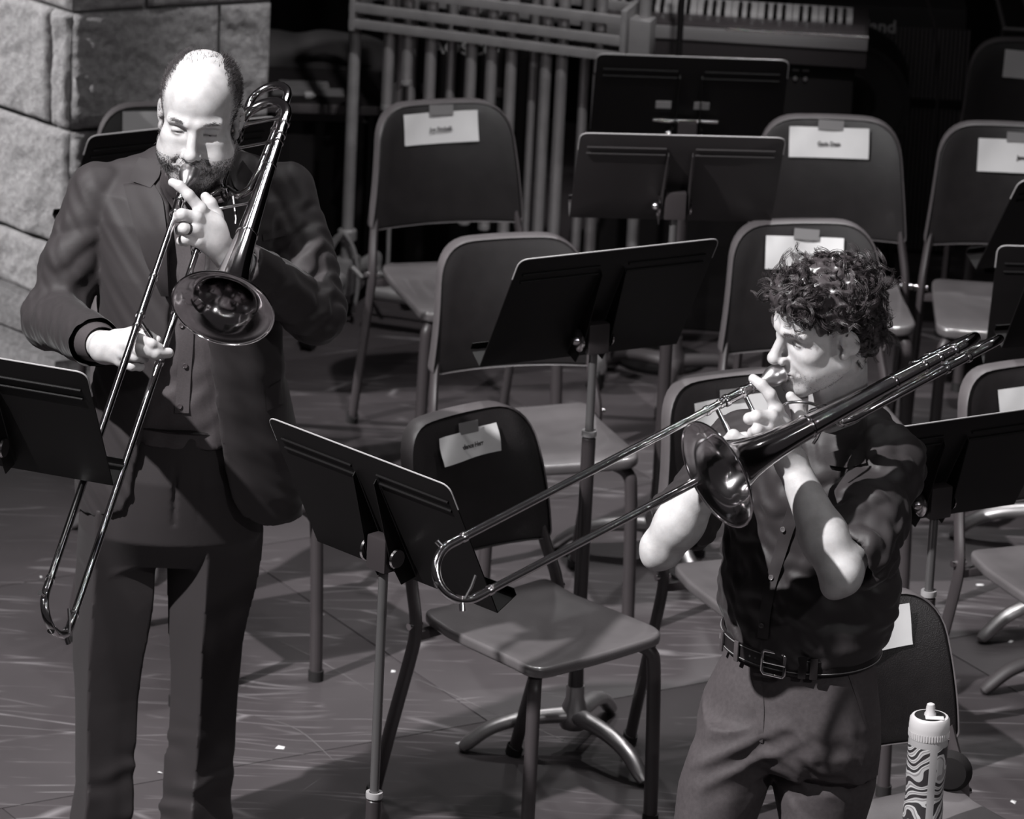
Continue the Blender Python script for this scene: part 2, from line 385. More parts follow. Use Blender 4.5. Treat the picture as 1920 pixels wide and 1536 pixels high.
# ------------------------------------------------------------------ chairs
def build_chair():
    t = thing('music_chair', 'x', 'chair', group='black plastic chairs set for the band')
    # backrest: rounded shell, concave, reclined
    ol = rounded([(-0.203, 0.545), (0.203, 0.545), (0.172, 0.845), (-0.172, 0.845)], [0.02, 0.02, 0.085, 0.085], 9); ol = densify(ol, 0.02)
    def mp(x, y, z):
        yy = y + 0.205 + (z - 0.545) * 0.2 - 0.9 * (x * x - 0.02) + 0.02 * ((z - 0.7) / 0.15) ** 2
        return (x, yy, z)
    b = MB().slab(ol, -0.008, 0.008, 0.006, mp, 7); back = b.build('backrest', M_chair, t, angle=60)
    b = MB(); P = [mp(p[0], 0.004, p[1]) for p in ol]; P = P + [P[0]]
    sh = MB()
    n = len(ol); V = []
    for p in ol:
        for dy, s_ in ((-0.010, 0.996), (-0.012, 1.006), (-0.006, 1.02), (0.012, 1.024), (0.026, 1.02), (0.026, 1.004)):
            q = np.array([0, 0.695]) + (np.array(p) - np.array([0, 0.695])) * np.array([s_, s_ * 1.0])
            x, y, z = mp(q[0], 0, q[1]); V.append((x, y + dy, z))
    F = []
    for i in range(n):
        for j in range(5):
            F.append((i * 6 + j, i * 6 + j + 1, ((i + 1) % n) * 6 + j + 1, ((i + 1) % n) * 6 + j))
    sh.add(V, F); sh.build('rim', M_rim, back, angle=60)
    # seat
    so = rounded([(-0.195, -0.195), (0.195, -0.195), (0.182, 0.185), (-0.182, 0.185)], [0.05, 0.05, 0.03, 0.03], 7); so = densify(so, 0.02)
    def ms(x, y, z):   # outline z -> chair y
        r2 = (x / 0.19) ** 2; fy = z
        h = 0.448 - y - 0.012 * math.exp(-((x / 0.11) ** 2 + ((fy - 0.03) / 0.1) ** 2)) - 0.06 * max(0, (-fy - 0.13)) ** 1.0 * 1.2 + 0.004 * r2 + 0.012 * max(0, fy - 0.1) / 0.08
        return (x, fy, h)
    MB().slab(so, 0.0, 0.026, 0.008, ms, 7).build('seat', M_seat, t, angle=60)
    for s_ in (-1, 1):
        pts = smooth_path([(s_ * 0.178, 0.243, 0.70), (s_ * 0.186, 0.226, 0.60), (s_ * 0.196, 0.205, 0.53), (s_ * 0.205, 0.178, 0.465), (s_ * 0.207, 0.172, 0.42), (s_ * 0.207, 0.185, 0.36), (s_ * 0.207, 0.235, 0.19), (s_ * 0.207, 0.288, 0.0)], 5)
        l = MB().tube(pts, 0.0125, 10, flat=(1.35, 0.85), up=(0, 1, 0)).build('leg', M_leg, t)
        MB().tube([(s_ * 0.207, 0.282, 0.022), (s_ * 0.207, 0.288, 0.0)], 0.0165, 10, flat=(1.3, 0.9), up=(0, 1, 0)).build('rubber_foot', M_rubber, l)
        MB().tube([(s_ * 0.19, 0.175, 0.437), (s_ * 0.225, 0.175, 0.437)], 0.008, 10).build('bolt', M_chrome, l)
        pts = smooth_path([(s_ * 0.10, -0.10, 0.418), (s_ * 0.145, -0.145, 0.416), (s_ * 0.168, -0.168, 0.40), (s_ * 0.175, -0.175, 0.36), (s_ * 0.180, -0.180, 0.18), (s_ * 0.183, -0.183, 0.0)], 5)
        l = MB().tube(pts, 0.014, 10, flat=(1.1, 1.1)).build('leg', M_leg, t)
        MB().tube([(s_ * 0.183, -0.183, 0.025), (s_ * 0.183, -0.183, 0.0)], 0.018, 10).build('rubber_foot', M_rubber, l)
    b = MB(); b.box((0, 0.17, 0.415), (0.2, 0.01, 0.01), bev=0.003); b.box((-0.12, 0.0, 0.415), (0.01, 0.16, 0.008), bev=0.003); b.box((0.12, 0.0, 0.415), (0.01, 0.16, 0.008), bev=0.003)
    b.build('seat_frame', M_leg, t)
    return t
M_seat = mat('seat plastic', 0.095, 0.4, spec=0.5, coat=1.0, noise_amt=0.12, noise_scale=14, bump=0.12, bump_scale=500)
SEATS = [  # x, y, facing angle, label
    ('D', 0.085, 11.80, 43, 'black chair in the middle with a crumpled name card, behind the tilted music stand'),
    ('C', 0.065, 13.04, 19, 'black chair without a name card behind the central stand with shiny feet'),
    ('B', -0.12, 14.18, 20, 'black chair standing in front of the hanging chime tubes'),
    ('E', 0.800, 14.20, 4, 'black chair partly behind the flat stand desk, its name card cut by the desk corner'),
    ('F', 1.245, 14.215, 1, 'black chair at the right edge, seat front gleaming beside its twin'),
    ('H', 0.737, 13.27, 12, 'black chair right behind the curly head of the young player'),
    ('I', 0.615, 12.10, 27, 'black chair hidden behind the young player\'s trombone bell'),
    ('J', 1.28, 12.28, 27, 'black chair cut by the right edge behind the stand desk with a round knob'),
    ('K', 0.865, 10.74, 32, 'black chair next to the young player\'s hip with the bottle on its seat'),
    ('G', 1.37, 15.06, 0, 'dim black chair farthest back in the top right corner'),
    ('A', -0.86, 14.02, 9, 'black chair against the stone pier behind the suited man'),
    ('L', -0.673, 12.60, 33, 'black chair directly behind the suited man, only its legs showing'),
]
proto = build_chair(); CHAIR = {}
for i, (k, x, y, a, lab) in enumerate(SEATS):
    o = proto if i == 0 else copy_tree(proto)
    o.location = (x, y, 0); o.rotation_euler = (0, 0, R(a)); o['label'] = lab; CHAIR[k] = (x, y, a)

# name cards taped to the backrests
def back_point(k, u, v):
    """point on the front of a backrest: u across, v height; returns location, x axis, up axis"""
    x, y, a = CHAIR[k]; a = R(a); yy = 0.205 + (v - 0.545) * 0.2 - 0.9 * (u * u - 0.02) + 0.02 * ((v - 0.7) / 0.15) ** 2 - 0.013
    return (x + u * math.cos(a) - yy * math.sin(a), y + u * math.sin(a) + yy * math.cos(a), v)
def name_card(k, u, v, w_, h_, txt, label, tilt=0, bend=0.006, tape=True, seed=0, tx=0.0, bright=M_paper):
    x, y, z = back_point(k, u, v); a = R(CHAIR[k][2])
    t = thing('name_card', label, 'paper', (x, y, z), 0, 'name cards taped to the chairs')
    t.rotation_euler = (R(-11), R(tilt), a)
    b = MB(); n, m_ = 16, 8; V = []
    ph = seed * 1.7
    def off(i, j):
        s_ = i / n - 0.5; q = j / m_ - 0.5
        return -0.9 * ((u + s_ * w_) ** 2 - u * u) + 2 * 0.9 * u * s_ * w_ * 0.0 - bend * (0.6 * math.cos(5 * s_ + ph) + 0.6 * (q - 0.5) * -1.6 + 0.35 * math.sin(9 * s_ * (1 + q) + ph * 2)) - 0.003
    for j in range(m_ + 1):
        for i in range(n + 1):
            V.append(((i / n - 0.5) * w_, off(i, j), (j / m_ - 0.5) * h_))
    for j in range(m_ + 1):
        for i in range(n + 1):
            V.append(((i / n - 0.5) * w_, off(i, j) + 0.0006, (j / m_ - 0.5) * h_))
    N1 = (n + 1) * (m_ + 1); F = []
    for j in range(m_):
        for i in range(n):
            q = j * (n + 1) + i; F.append((q, q + 1, q + n + 2, q + n + 1)); F.append((N1 + q, N1 + q + n + 1, N1 + q + n + 2, N1 + q + 1))
    b.add(V, F); b.build('sheet', bright, t, angle=80)
    if tape:
        MB().box((0.004, -0.008, h_ / 2 + 0.006), (w_ * 0.16, 0.0006, 0.013), rot=Matrix.Rotation(R(2), 3, 'Y')).build('tape', M_tape, t)
    if txt: text_part(txt, 0.0155, M_ink, t, (tx, -0.0115, -0.003), (R(90), 0, 0), bold=0.0004, sx=0.8)
    return t
name_card('D', 0.0, 0.783, 0.172, 0.062, 'Kaedence Herr', 'crumpled white name card on the middle chair', -1, 0.008, seed=1)
name_card('B', -0.01, 0.79, 0.200, 0.080, 'Joe Rimbelli', 'white name card on the chair in front of the chimes', -1, 0.004, seed=2)
name_card('E', -0.005, 0.79, 0.205, 0.078, 'Gavin Dean', 'bright white name card with one corner behind a stand desk', 0, 0.006, seed=3)
name_card('F', 0.02, 0.775, 0.200, 0.085, 'James Hous', 'white name card on the chair at the right edge, gleaming along its lower side', 0, 0.004, seed=4, tx=0.03)
name_card('H', 0.0, 0.78, 0.195, 0.080, 'Emma Palmer', 'brightest white name card, just above the curly hair', 3, 0.005, seed=5)
name_card('I', -0.015, 0.765, 0.190, 0.085, '', 'white name card behind the young player\'s slide', -2, 0.004, seed=6)
name_card('J', 0.01, 0.765, 0.190, 0.085, 'Riley', 'pale name card on the chair above the right hand stand desk', -1, 0.004, tape=False, seed=7, tx=0.0)
name_card('K', 0.02, 0.785, 0.170, 0.085, '', 'pale name card beside the young player\'s waist', -2, 0.004, tape=False, seed=8)
name_card('G', 0.01, 0.785, 0.200, 0.075, 'Ca', 'dim grey name card in the top right corner', 3, 0.004, seed=9, tx=0.0)
name_card('A', -0.03, 0.795, 0.18, 0.085, '', 'pale name card beside the bearded man\'s ear', 0, 0.003, tape=False, seed=10)

# ------------------------------------------------------------------ music stands
def music_stand(label, x, y, yaw, hc, tilt=29, dw=0.49, dh=0.31, split=None, base=True, base_rot=0, M_d=None, leg_mat=None, stickers=False):
    """hc: height of the clamp; desk hinges there. split: height of the thick lower tube"""
    t = thing('music_stand', label, 'music stand', (x, y, 0), R(yaw), 'music stands')
    split = split if split else hc - 0.23
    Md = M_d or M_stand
    th = R(tilt)
    def mp(px, d, pz):   # desk coords: px across, pz up along the desk from the clamp, d thickness (towards player +)
        return (px, -math.sin(th) * pz + math.cos(th) * d + 0.025, hc + math.cos(th) * pz + math.sin(th) * d)
    zb, zt = -0.085, dh - 0.085
    ol = rounded([(-dw / 2, zb), (dw / 2, zb), (dw / 2, zt), (-dw / 2, zt)], [0, 0, 0.022, 0.022], 5)
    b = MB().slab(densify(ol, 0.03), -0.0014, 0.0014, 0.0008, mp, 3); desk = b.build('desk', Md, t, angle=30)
    for q in (zt - 0.048, zt - 0.07):      # pressed ribs
        r_ = MB(); r_.tube([mp(-dw / 2 + 0.02, -0.002, q), mp(-0.035, -0.002, q)], 0.0032, 8); r_.tube([mp(0.035, -0.002, q), mp(dw / 2 - 0.02, -0.002, q)], 0.0032, 8); r_.build('rib', Md, desk)
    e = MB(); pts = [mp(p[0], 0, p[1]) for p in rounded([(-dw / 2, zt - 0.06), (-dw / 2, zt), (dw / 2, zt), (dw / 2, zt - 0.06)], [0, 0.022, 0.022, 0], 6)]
    e.tube(pts, 0.0017, 6); e.build('edge', M_standglint, desk)
    # tray and front lip towards the player
    l = MB(); V = []
    for px in (-dw / 2, dw / 2):
        for d, z in ((0, zb), (0.055, zb), (0.055, zb + 0.018), (0.0535, zb + 0.018), (0.0535, zb + 0.0015), (0, zb + 0.0015)): V.append(mp(px, d, z))
    l.add(V, [(i, (i + 1) % 6, 6 + (i + 1) % 6, 6 + i) for i in range(6)] + [(0, 1, 2, 3, 4, 5), (6, 7, 8, 9, 10, 11)]); l.build('tray', Md, desk, smooth=False)
    # bracket: two tapering flanges behind the desk
    br = MB()
    for s_ in (-1, 1):
        V = [mp(s_ * 0.03, -0.003, zt - 0.06), mp(s_ * 0.034, -0.003, -0.07), mp(s_ * 0.034, -0.04, -0.06), mp(s_ * 0.034, -0.045, 0.0), mp(s_ * 0.03, -0.012, zt - 0.065)]
        W = [(p[0] - s_ * 0.002, p[1], p[2]) for p in V]
        br.add(V + W, [(0, 1, 2, 3, 4), (5, 6, 7, 8, 9)] + [(i, (i + 1) % 5, 5 + (i + 1) % 5, 5 + i) for i in range(5)])
    br.build('bracket', Md, t, smooth=False)
    k = MB(); cz = hc + 0.005
    k.lathe([(0.0, 0.024), (0.004, 0.026), (0.007, 0.022), (0.008, 0.010), (0.014, 0.009), (0.018, 0.006)], mp(-0.036, -0.03, 0), (-1, 0, 0), 20, (True, True)); k.build('knob', M_chrome, t)
    k = MB(); k.lathe([(0.0, 0.02), (0.004, 0.018)], mp(0.036, -0.03, 0), (1, 0, 0), 16, (True, True)); k.build('washer', M_chrome, t)
    MB().box((0, -0.008, hc - 0.01), (0.026, 0.016, 0.035), bev=0.005).build('clamp', M_pole, t)
    MB().tube([(0, 0, hc - 0.03), (0, 0, split - 0.15)], 0.0095, 14).build('upper_tube', M_polish, t)
    MB().lathe([(0.0, 0.0105), (0.01, 0.0135), (0.016, 0.0135), (0.018, 0.0155), (split - 0.085, 0.016)], (0, 0, split), (0, 0, -1), 16, (True, False)).build('lower_tube', M_pole, t)
    MB().lathe([(0, 0.0165), (0.006, 0.017), (0.012, 0.0165)], (0, 0, split - 0.0), (0, 0, -1), 16, (True, True)).build('collar', M_standglint, t)
    if base:
        lm = leg_mat or M_alu
        hb = MB().lathe([(0, 0.02), (0.03, 0.021), (0.055, 0.03), (0.085, 0.036), (0.10, 0.03)], (0, 0, 0.155), (0, 0, -1), 20, (True, True)).build('hub', lm, t)
        MB().lathe([(0, 0.0165), (0.05, 0.018), (0.06, 0.0175)], (0, 0, 0.2), (0, 0, -1), 16, (True, True)).build('sleeve', M_pole, t)
        for q in range(3):
            a = R(base_rot + 120 * q); d = (math.cos(a), math.sin(a))
            pts = smooth_path([(d[0] * r_, d[1] * r_, z) for r_, z in ((0.01, 0.085), (0.06, 0.083), (0.13, 0.075), (0.19, 0.055), (0.235, 0.022), (0.255, 0.004))], 4)
            rr = np.interp(np.linspace(0, 1, len(pts)), [0, 0.5, 0.8, 0.95, 1], [0.026, 0.021, 0.02, 0.015, 0.004])
            lg = MB().tube(pts, rr, 12, flat=(0.75, 1.0)).build('leg', lm, t)
    if stickers:
        for sx in (-0.065, 0.035):
            s_ = MB().box((0, 0, 0), (0.02, 0.0006, 0.012)); q = s_.build('sticker', M_sticker, desk, smooth=False); q.location = mp(sx, -0.004, 0.075); q.rotation_euler = (th, 0, 0)
        MB().tube([mp(-0.09, -0.012, 0.03), mp(-0.05, -0.014, 0.03), mp(0.02, -0.012, 0.03), mp(0.08, -0.012, 0.03)], [0.004, 0.006, 0.004, 0.006], 8).build('clip_rod', M_chrome, t)
    return t
M_polish = mat('polished dark tube', 0.16, 0.22, 0.6)
M_sticker = mat('grey sticker', 0.3, 0.7)
music_stand('tall black stand in the middle foreground, its desk tipped down to the right', -0.232, 10.6, -44, 1.05, tilt=27, dw=0.50, dh=0.325, split=0.54, base_rot=40)
music_stand('black stand on a pale three-footed base in front of the middle chair\'s row', 0.172, 12.2, 28, 0.985, tilt=29, dh=0.335, split=0.757, base_rot=162)
music_stand('flat grey-black stand desk with a gleaming top edge in front of a white card', 0.365, 13.47, 5, 0.915, tilt=33, split=0.66, base_rot=170, M_d=mat('lit desk grey', 0.022, 0.5, spec=0.4, bump=0.1, bump_scale=600))  # lighter copy of the desk black, its lit look put into the colour
music_stand('wide black stand with two small stickers below the keyboard', 0.42, 14.75, 3, 0.725, tilt=24, dw=0.5, dh=0.32, split=0.5, leg_mat=M_darkgrey, base_rot=20, stickers=True)
music_stand('black stand desk cut by the left edge beside the suited man\'s sleeve', -0.985, 10.42, -20, 1.296, tilt=27, split=0.7, dw=0.47, dh=0.295, base_rot=80)
music_stand('black stand behind the young player\'s shoulder with a round silver knob', 0.885, 11.45, 30, 0.91, tilt=29, split=0.70, base_rot=0, leg_mat=M_darkgrey)
music_stand('black stand desk behind the suited man\'s shoulder by the stone pier', -0.845, 13.35, 30, 0.895, tilt=28, base_rot=0)
music_stand('black stand at the right edge with a slanted side and pale tray tip', 1.357, 13.72, 30, 0.793, tilt=30, base_rot=150)
music_stand('black stand at the right edge with an upright desk side above the pale card', 1.353, 13.12, 4, 0.725, tilt=14, base_rot=86, dh=0.33)
music_stand('dark stand mostly out of frame, one black foot on the floor at right', 1.36, 12.74, 20, 0.9, base_rot=178, leg_mat=M_darkgrey)
# ------------------------------------------------------------------ tubular chimes
M_chime = mat('satin chime tube', 0.5, 0.34, 0.7, noise_amt=0.08)
M_frame = mat('grey frame paint', 0.30, 0.42, 0.3, noise_amt=0.12)
def chimes():
    t = thing('chime_rack', 'tall rack of hanging metal chime tubes behind the chairs', 'chimes', (0, 0, 0))
    a0 = np.array([-0.47, 15.23, 0]); a1 = np.array([0.30, 15.0, 0]); e = (a1 - a0) / np.linalg.norm(a1 - a0); n = np.array([e[1], -e[0], 0])  # n towards camera
    if n[1] > 0: n = -n
    zr = [aty(665, 33, 15.23)[2], aty(668, 3, 15.23)[2]]
    def post(p, r_, z1=1.75): MB().tube([p + np.array([0, 0, 0.05]), p + np.array([0, 0, z1])], r_, 14).build('post', M_frame, t)
    post(a0, 0.0165); post(a1, 0.0165)
    for k, z in enumerate([zr[0], zr[1], zr[1] + 0.055]):
        for s_ in (0.055, -0.09):
            d = a0 + n * s_ + e * 0.0; q = a1 + n * s_ + e * (-0.045)
            MB().box((d + q) / 2 + np.array([0, 0, z]), (np.linalg.norm(q - d) / 2, 0.009, 0.0125), rot=np.stack([e, n, [0, 0, 1]], 1), bev=0.003).build('rail', M_frame, t)
    for p in (a0 + e * 0.01, a1 - e * 0.04):
        MB().box(p - n * 0.018 + np.array([0, 0, zr[0] + 0.055]), (0.008, 0.085, 0.075), rot=np.stack([e, n, [0, 0, 1]], 1), bev=0.004).build('end_plate', M_frame, t)
    MB().box(a1 + e * 0.0 + n * 0.02 + np.array([0, 0, zr[0] + 0.055]), (0.03, 0.03, 0.05), rot=np.stack([e, n, [0, 0, 1]], 1), bev=0.006).build('bracket', M_frame, t)
    for q in range(9):   # damper pads between the rails
        MB().box(a0 + e * (0.06 + q * 0.083) - n * 0.02 + np.array([0, 0, zr[0] + 0.015]), (0.028, 0.05, 0.006), rot=np.stack([e, n, [0, 0, 1]], 1), bev=0.003).build('pad', M_darkgrey, t)
    spec = [(727, 205, 0.02), (748, 220, -0.045), (762, 158, 0.02), (771, 330, -0.045), (806, 400, 0.02), (845, 400, -0.045), (882, 420, 0.02), (920, 430, 0.02), (957, 440, 0.02), (1000, 455, -0.045), (1022, 470, 0.02), (1052, 475, 0.02), (1095, 490, -0.045), (1122, 500, 0.02)]
    for px, bot, s_ in spec:
        pm_ = aty(px, 150, 15.1); k = (pm_ - a0) @ e; p = a0 + e * k + n * s_
        for it in range(3):  # land on the pixel column
            d = ray(px, 150); tt = ((p - cC) @ n) / (d @ n); h = cC + d * tt; p = a0 + e * ((h - a0) @ e) + n * s_
        zb = aty(px, bot, p[1])[2]; zb = max(0.2, zb)
        tb = MB().tube([(p[0], p[1], zb), (p[0], p[1], 1.62)], 0.0158 if s_ > 0 else 0.0135, 16).build('chime_tube', M_chime, t)
        MB().lathe([(0, 0.012), (0.004, 0.0165), (0.016, 0.0165), (0.02, 0.012)], (p[0], p[1], zb - 0.003), (0, 0, 1), 14, (True, True)).build('end_ring', M_frame, tb)
    # feet with casters and the low crossbar
    for p, s_ in ((a0, 1), (a1, -1)):
        MB().tube([p + n * 0.30 + np.array([0, 0, 0.10]), p + np.array([0, 0, 0.13]), p - n * 0.26 + np.array([0, 0, 0.10])], 0.02, 12, flat=(1.2, 0.9)).build('foot', M_frame, t)
        MB().box(p + np.array([0, 0, 0.13]), (0.03, 0.045, 0.05), rot=np.stack([e, n, [0, 0, 1]], 1), bev=0.012).build('clamp', M_alu2, t)
        MB().tube([p + n * 0.05 + e * 0.03 * s_ + np.array([0, 0, 0.17]), p + n * 0.09 + e * 0.05 * s_ + np.array([0, 0, 0.18]), p + n * 0.10 + e * 0.08 * s_ + np.array([0, 0, 0.16])], 0.007, 8).build('wing_screw', M_alu2, t)
        for q in (0.28, -0.24):
            cc = p + n * q
            w_ = MB().lathe([(-0.014, 0.03), (-0.012, 0.036), (0.012, 0.036), (0.014, 0.03)], cc + np.array([0, 0, 0.036]), e, 18, (True, True)).build('caster_wheel', M_rubber, t)
            MB().lathe([(0, 0.012), (0.02, 0.02), (0.06, 0.026), (0.075, 0.022)], cc + np.array([0, 0, 0.125]), (0, 0, -1), 14, (True, True)).build('caster_cap', M_alu2, t)
    c0_, c1_ = a0 + e * 0.03 + n * 0.07 + np.array([0, 0, 0.115]), a1 - e * 0.03 + n * 0.07 + np.array([0, 0, 0.115])
    MB().tube([c0_ + e * 0.06, c1_], 0.021, 16).build('crossbar', M_alu2, t)
    MB().tube([c0_ - n * 0.07 + e * 0.06 + np.array([0, 0, 0.03]), c1_ - n * 0.07 + np.array([0, 0, 0.03])], 0.008, 10).build('pedal_rod', M_frame, t)
    MB().tube([a0 + e * 0.12 + np.array([0, 0, 0.1]), a0 + e * 0.115 + np.array([0, 0, 0.55])], 0.006, 10).build('pull_rod', M_frame, t)
    # collar and looped cable on the left post
    zc = aty(645, 438, 15.23)[2]
    MB().lathe([(0, 0.02), (0.005, 0.026), (0.03, 0.026), (0.035, 0.02)], a0 + np.array([0, 0, zc - 0.02]), (0, 0, 1), 16, (True, True)).build('collar', M_frame, t)
    cb = thing('cable_loop', 'grey cable looped over the left post of the chime rack', 'cable')
    for s_, w1, dz in ((-1, 0.045, 0.0), (-1, 0.058, 0.004), (1, 0.045, 0.002)):
        pts = [a0 + n * 0.03 + np.array([0, 0, zc + 0.012])] + [a0 + n * 0.03 + e * s_ * w1 * math.sin(R(q)) + np.array([0, 0, zc - 0.13 * (1 - math.cos(R(q))) + dz]) for q in (20, 45, 70, 100, 130)]
        MB().tube(smooth_path(pts, 5), 0.006, 8).build('cable', M_frame, cb)
M_alu2 = mat('worn pale metal', 0.34, 0.42, 0.5, noise_amt=0.15, noise_scale=40)
chimes()

# lettered black case behind the tubes
def letter_case():
    Y = 15.75; c = aty(870, 150, Y)
    t = thing('instrument_case', 'black instrument case with pale stencilled letters behind the chime tubes', 'case', (c[0], Y + 0.15, 0))
    zt = aty(870, 60, Y)[2] + 0.12
    MB().box((0, 0, zt / 2), (0.19, 0.15, zt / 2), bev=0.02).build('case_body', M_black, t)
    lz = aty(870, 92, Y)[2]
    text_part('AOSCO', 0.047, mat('stencil paint', 0.4, 0.7), t, (0.0, -0.152, lz), (R(90), 0, 0), bold=0.0012, sx=1.15)
    for s_ in (-0.1, 0.1): MB().box((s_, -0.152, lz - 0.12), (0.02, 0.004, 0.014), bev=0.003).build('latch', M_darkgrey, t)
letter_case()

# ------------------------------------------------------------------ dark table on the left with things on it
def left_table():
    Y = 15.62; pl = aty(470, 203, Y); pr = aty(712, 188, Y); z = (pl[2] + pr[2]) / 2
    t = thing('side_table', 'dark low table with a lit front edge painted pale behind the trombone tubing', 'table', ((pl[0] + pr[0]) / 2, Y + 0.33, 0), R(3))
    w_ = (pr[0] - pl[0]) / 2
    MB().box((0, 0, z - 0.012), (w_, 0.33, 0.012), bev=0.003).build('table_top', mat('dark table top', 0.012, 0.45), t)
    MB().box((0, -0.333, z - 0.012), (w_, 0.004, 0.013), bev=0.002).build('painted_lit_edge', mat('lit edge tone', 0.07, 0.5), t)  # light along the table edge put in as a paler strip
    for sx in (-1, 1):
        for sy in (-1, 1): MB().box((sx * (w_ - 0.03), sy * 0.3, (z - 0.024) / 2), (0.015, 0.015, (z - 0.024) / 2), bev=0.003).build('leg', M_black, t)
    MB().box((0, -0.28, z * 0.45), (w_ - 0.02, 0.004, z * 0.42)).build('modesty_panel', M_black, t)
    p = aty(610, 150, Y + 0.5)
    g = thing('padded_bag', 'dark grey padded bag slumped on the back of the low table', 'bag', (p[0] - 0.03, Y + 0.48, z + 0.001))
    b = MB(); V = []; F = []; nu, nv = 24, 8
    for j in range(nv + 1):
        for i in range(nu + 1):
            x = (i / nu - 0.5) * 0.42; q = j / nv * math.pi
            hh = 0.075 * (1 - 0.5 * (abs(x) / 0.21) ** 3) * (1 + 0.25 * noise.noise(Vector((x * 9, 1, 3))))
            V.append((x, -0.12 * math.cos(q), hh * math.sin(q)))
    for j in range(nv):
        for i in range(nu): a = j * (nu + 1) + i; F.append((a, a + 1, a + nu + 2, a + nu + 1))
    b.add(V, F); b.build('bag_body', mat('bag cloth', 0.014, 0.9), g, angle=70)
    MB().tube([(-0.05, -0.12, 0.03), (0.03, -0.125, 0.045), (0.12, -0.12, 0.02), (0.2, -0.1, 0.004)], 0.006, 8).build('strap', M_black, g)
    for (px, py, l, lab) in ((578, 176, 0.10, 'pale folded music sheet nearest on the low table'), (570, 163, 0.07, 'thin pale sheet further back on the low table')):
        q = atz(px, py, z)
        s_ = thing('music_sheet', lab, 'paper', (q[0], q[1], z), R(4), 'sheets on the low table')
        MB().box((0, 0, 0.002), (l, 0.022, 0.002), bev=0.0008).build('sheet', mat('dim paper', 0.12, 0.8), s_); MB().box((0, 0.024, 0.0045), (l * 0.98, 0.02, 0.001)).build('sheet', mat('dim paper', 0.12, 0.8), s_)
    q = atz(580, 187, z); s_ = thing('valve_oil_bottle', 'tiny pale rounded bottle lying on the low table', 'bottle', (q[0], q[1], z))
    MB().lathe([(-0.014, 0.002), (-0.012, 0.011), (0.006, 0.012), (0.011, 0.006), (0.016, 0.005)], (0, 0, 0.012), (1, 0.1, 0), 14, (True, True)).build('bottle_body', mat('pale plastic', 0.3, 0.5), s_)
left_table()

# ------------------------------------------------------------------ keyboard, amplifier, drum, cases
def keyboard():
    Y = 15.25; pr = aty(1628, 66, Y); z = pr[2]; xl = aty(1120, 62, Y)[0]; w_ = (pr[0] - xl)
    t = thing('stage_keyboard', 'silver stage keyboard with white keys seen from behind', 'keyboard', (pr[0] - w_ / 2, Y, z), R(-3))
    MB().box((0, 0.15, -0.045), (w_ / 2, 0.15, 0.045), bev=0.006).build('body', mat('keyboard body', 0.03, 0.45), t)
    MB().box((0, -0.002, -0.02), (w_ / 2, 0.006, 0.018), bev=0.004).build('rear_panel', mat('silver panel', 0.35, 0.38, 0.5), t)
    MB().box((0, 0.055, 0.0015), (w_ / 2 - 0.01, 0.05, 0.003), bev=0.001).build('control_panel', mat('control panel', 0.06, 0.4), t)
    MB().tube([(-0.02, -0.006, 0.0), (w_ / 2, -0.006, 0.0)], 0.004, 8).build('edge_trim', M_chrome, t)
    for q in range(14):
        MB().lathe([(0, 0.007), (0.008, 0.006), (0.009, 0.004)], (-w_ / 2 + 0.08 + q * 0.04 + 0.006 * (q % 3), 0.05 + 0.015 * (q % 2), 0.0045), (0, 0, 1), 10, (True, True)).build('control_knob', M_grey, t)
    kw = 0.0235; n = int((w_ - 0.05) / kw); mk = None; bk = None
    Mk = mat('white keys', 0.45, 0.4); 
    for i in range(n):
        x = -w_ / 2 + 0.025 + kw * (i + 0.5)
        if mk is None: mk = MB().box((0, 0, 0), (kw / 2 - 0.0008, 0.07, 0.008), bev=0.0015).build('white_key', Mk, t); o = mk
        else: o = mk.copy(); COL.objects.link(o); o.parent = t
        o.location = (x, 0.185, 0.004)
        if i % 7 not in (2, 6):
            if bk is None: bk = MB().box((0, 0, 0), (0.0055, 0.045, 0.012), bev=0.003).build('black_key', M_black, t); o = bk
            else: o = bk.copy(); COL.objects.link(o); o.parent = t
            o.location = (x + kw / 2, 0.155, 0.012)
    s_ = thing('keyboard_stand', 'black box stand and port panel carrying the keyboard', 'stand', (pr[0] - w_ / 2, Y, 0), R(-3))
    MB().box((0, 0.13, (z - 0.09) / 2), (w_ / 2 - 0.03, 0.1, (z - 0.09) / 2), bev=0.01).build('stand_body', M_black, s_)
    for q in range(16):
        if 4 <= q <= 6: continue
        MB().lathe([(0, 0.006), (0.006, 0.005)], (-w_ / 2 + 0.16 + q * 0.027, 0.029, z - 0.135), (0, -1, 0), 10, (True, True)).build('jack', M_grey, s_)
        MB().box((-w_ / 2 + 0.16 + q * 0.027, 0.0295, z - 0.112), (0.009, 0.001, 0.002)).build('port_mark', M_grey, s_)
keyboard()
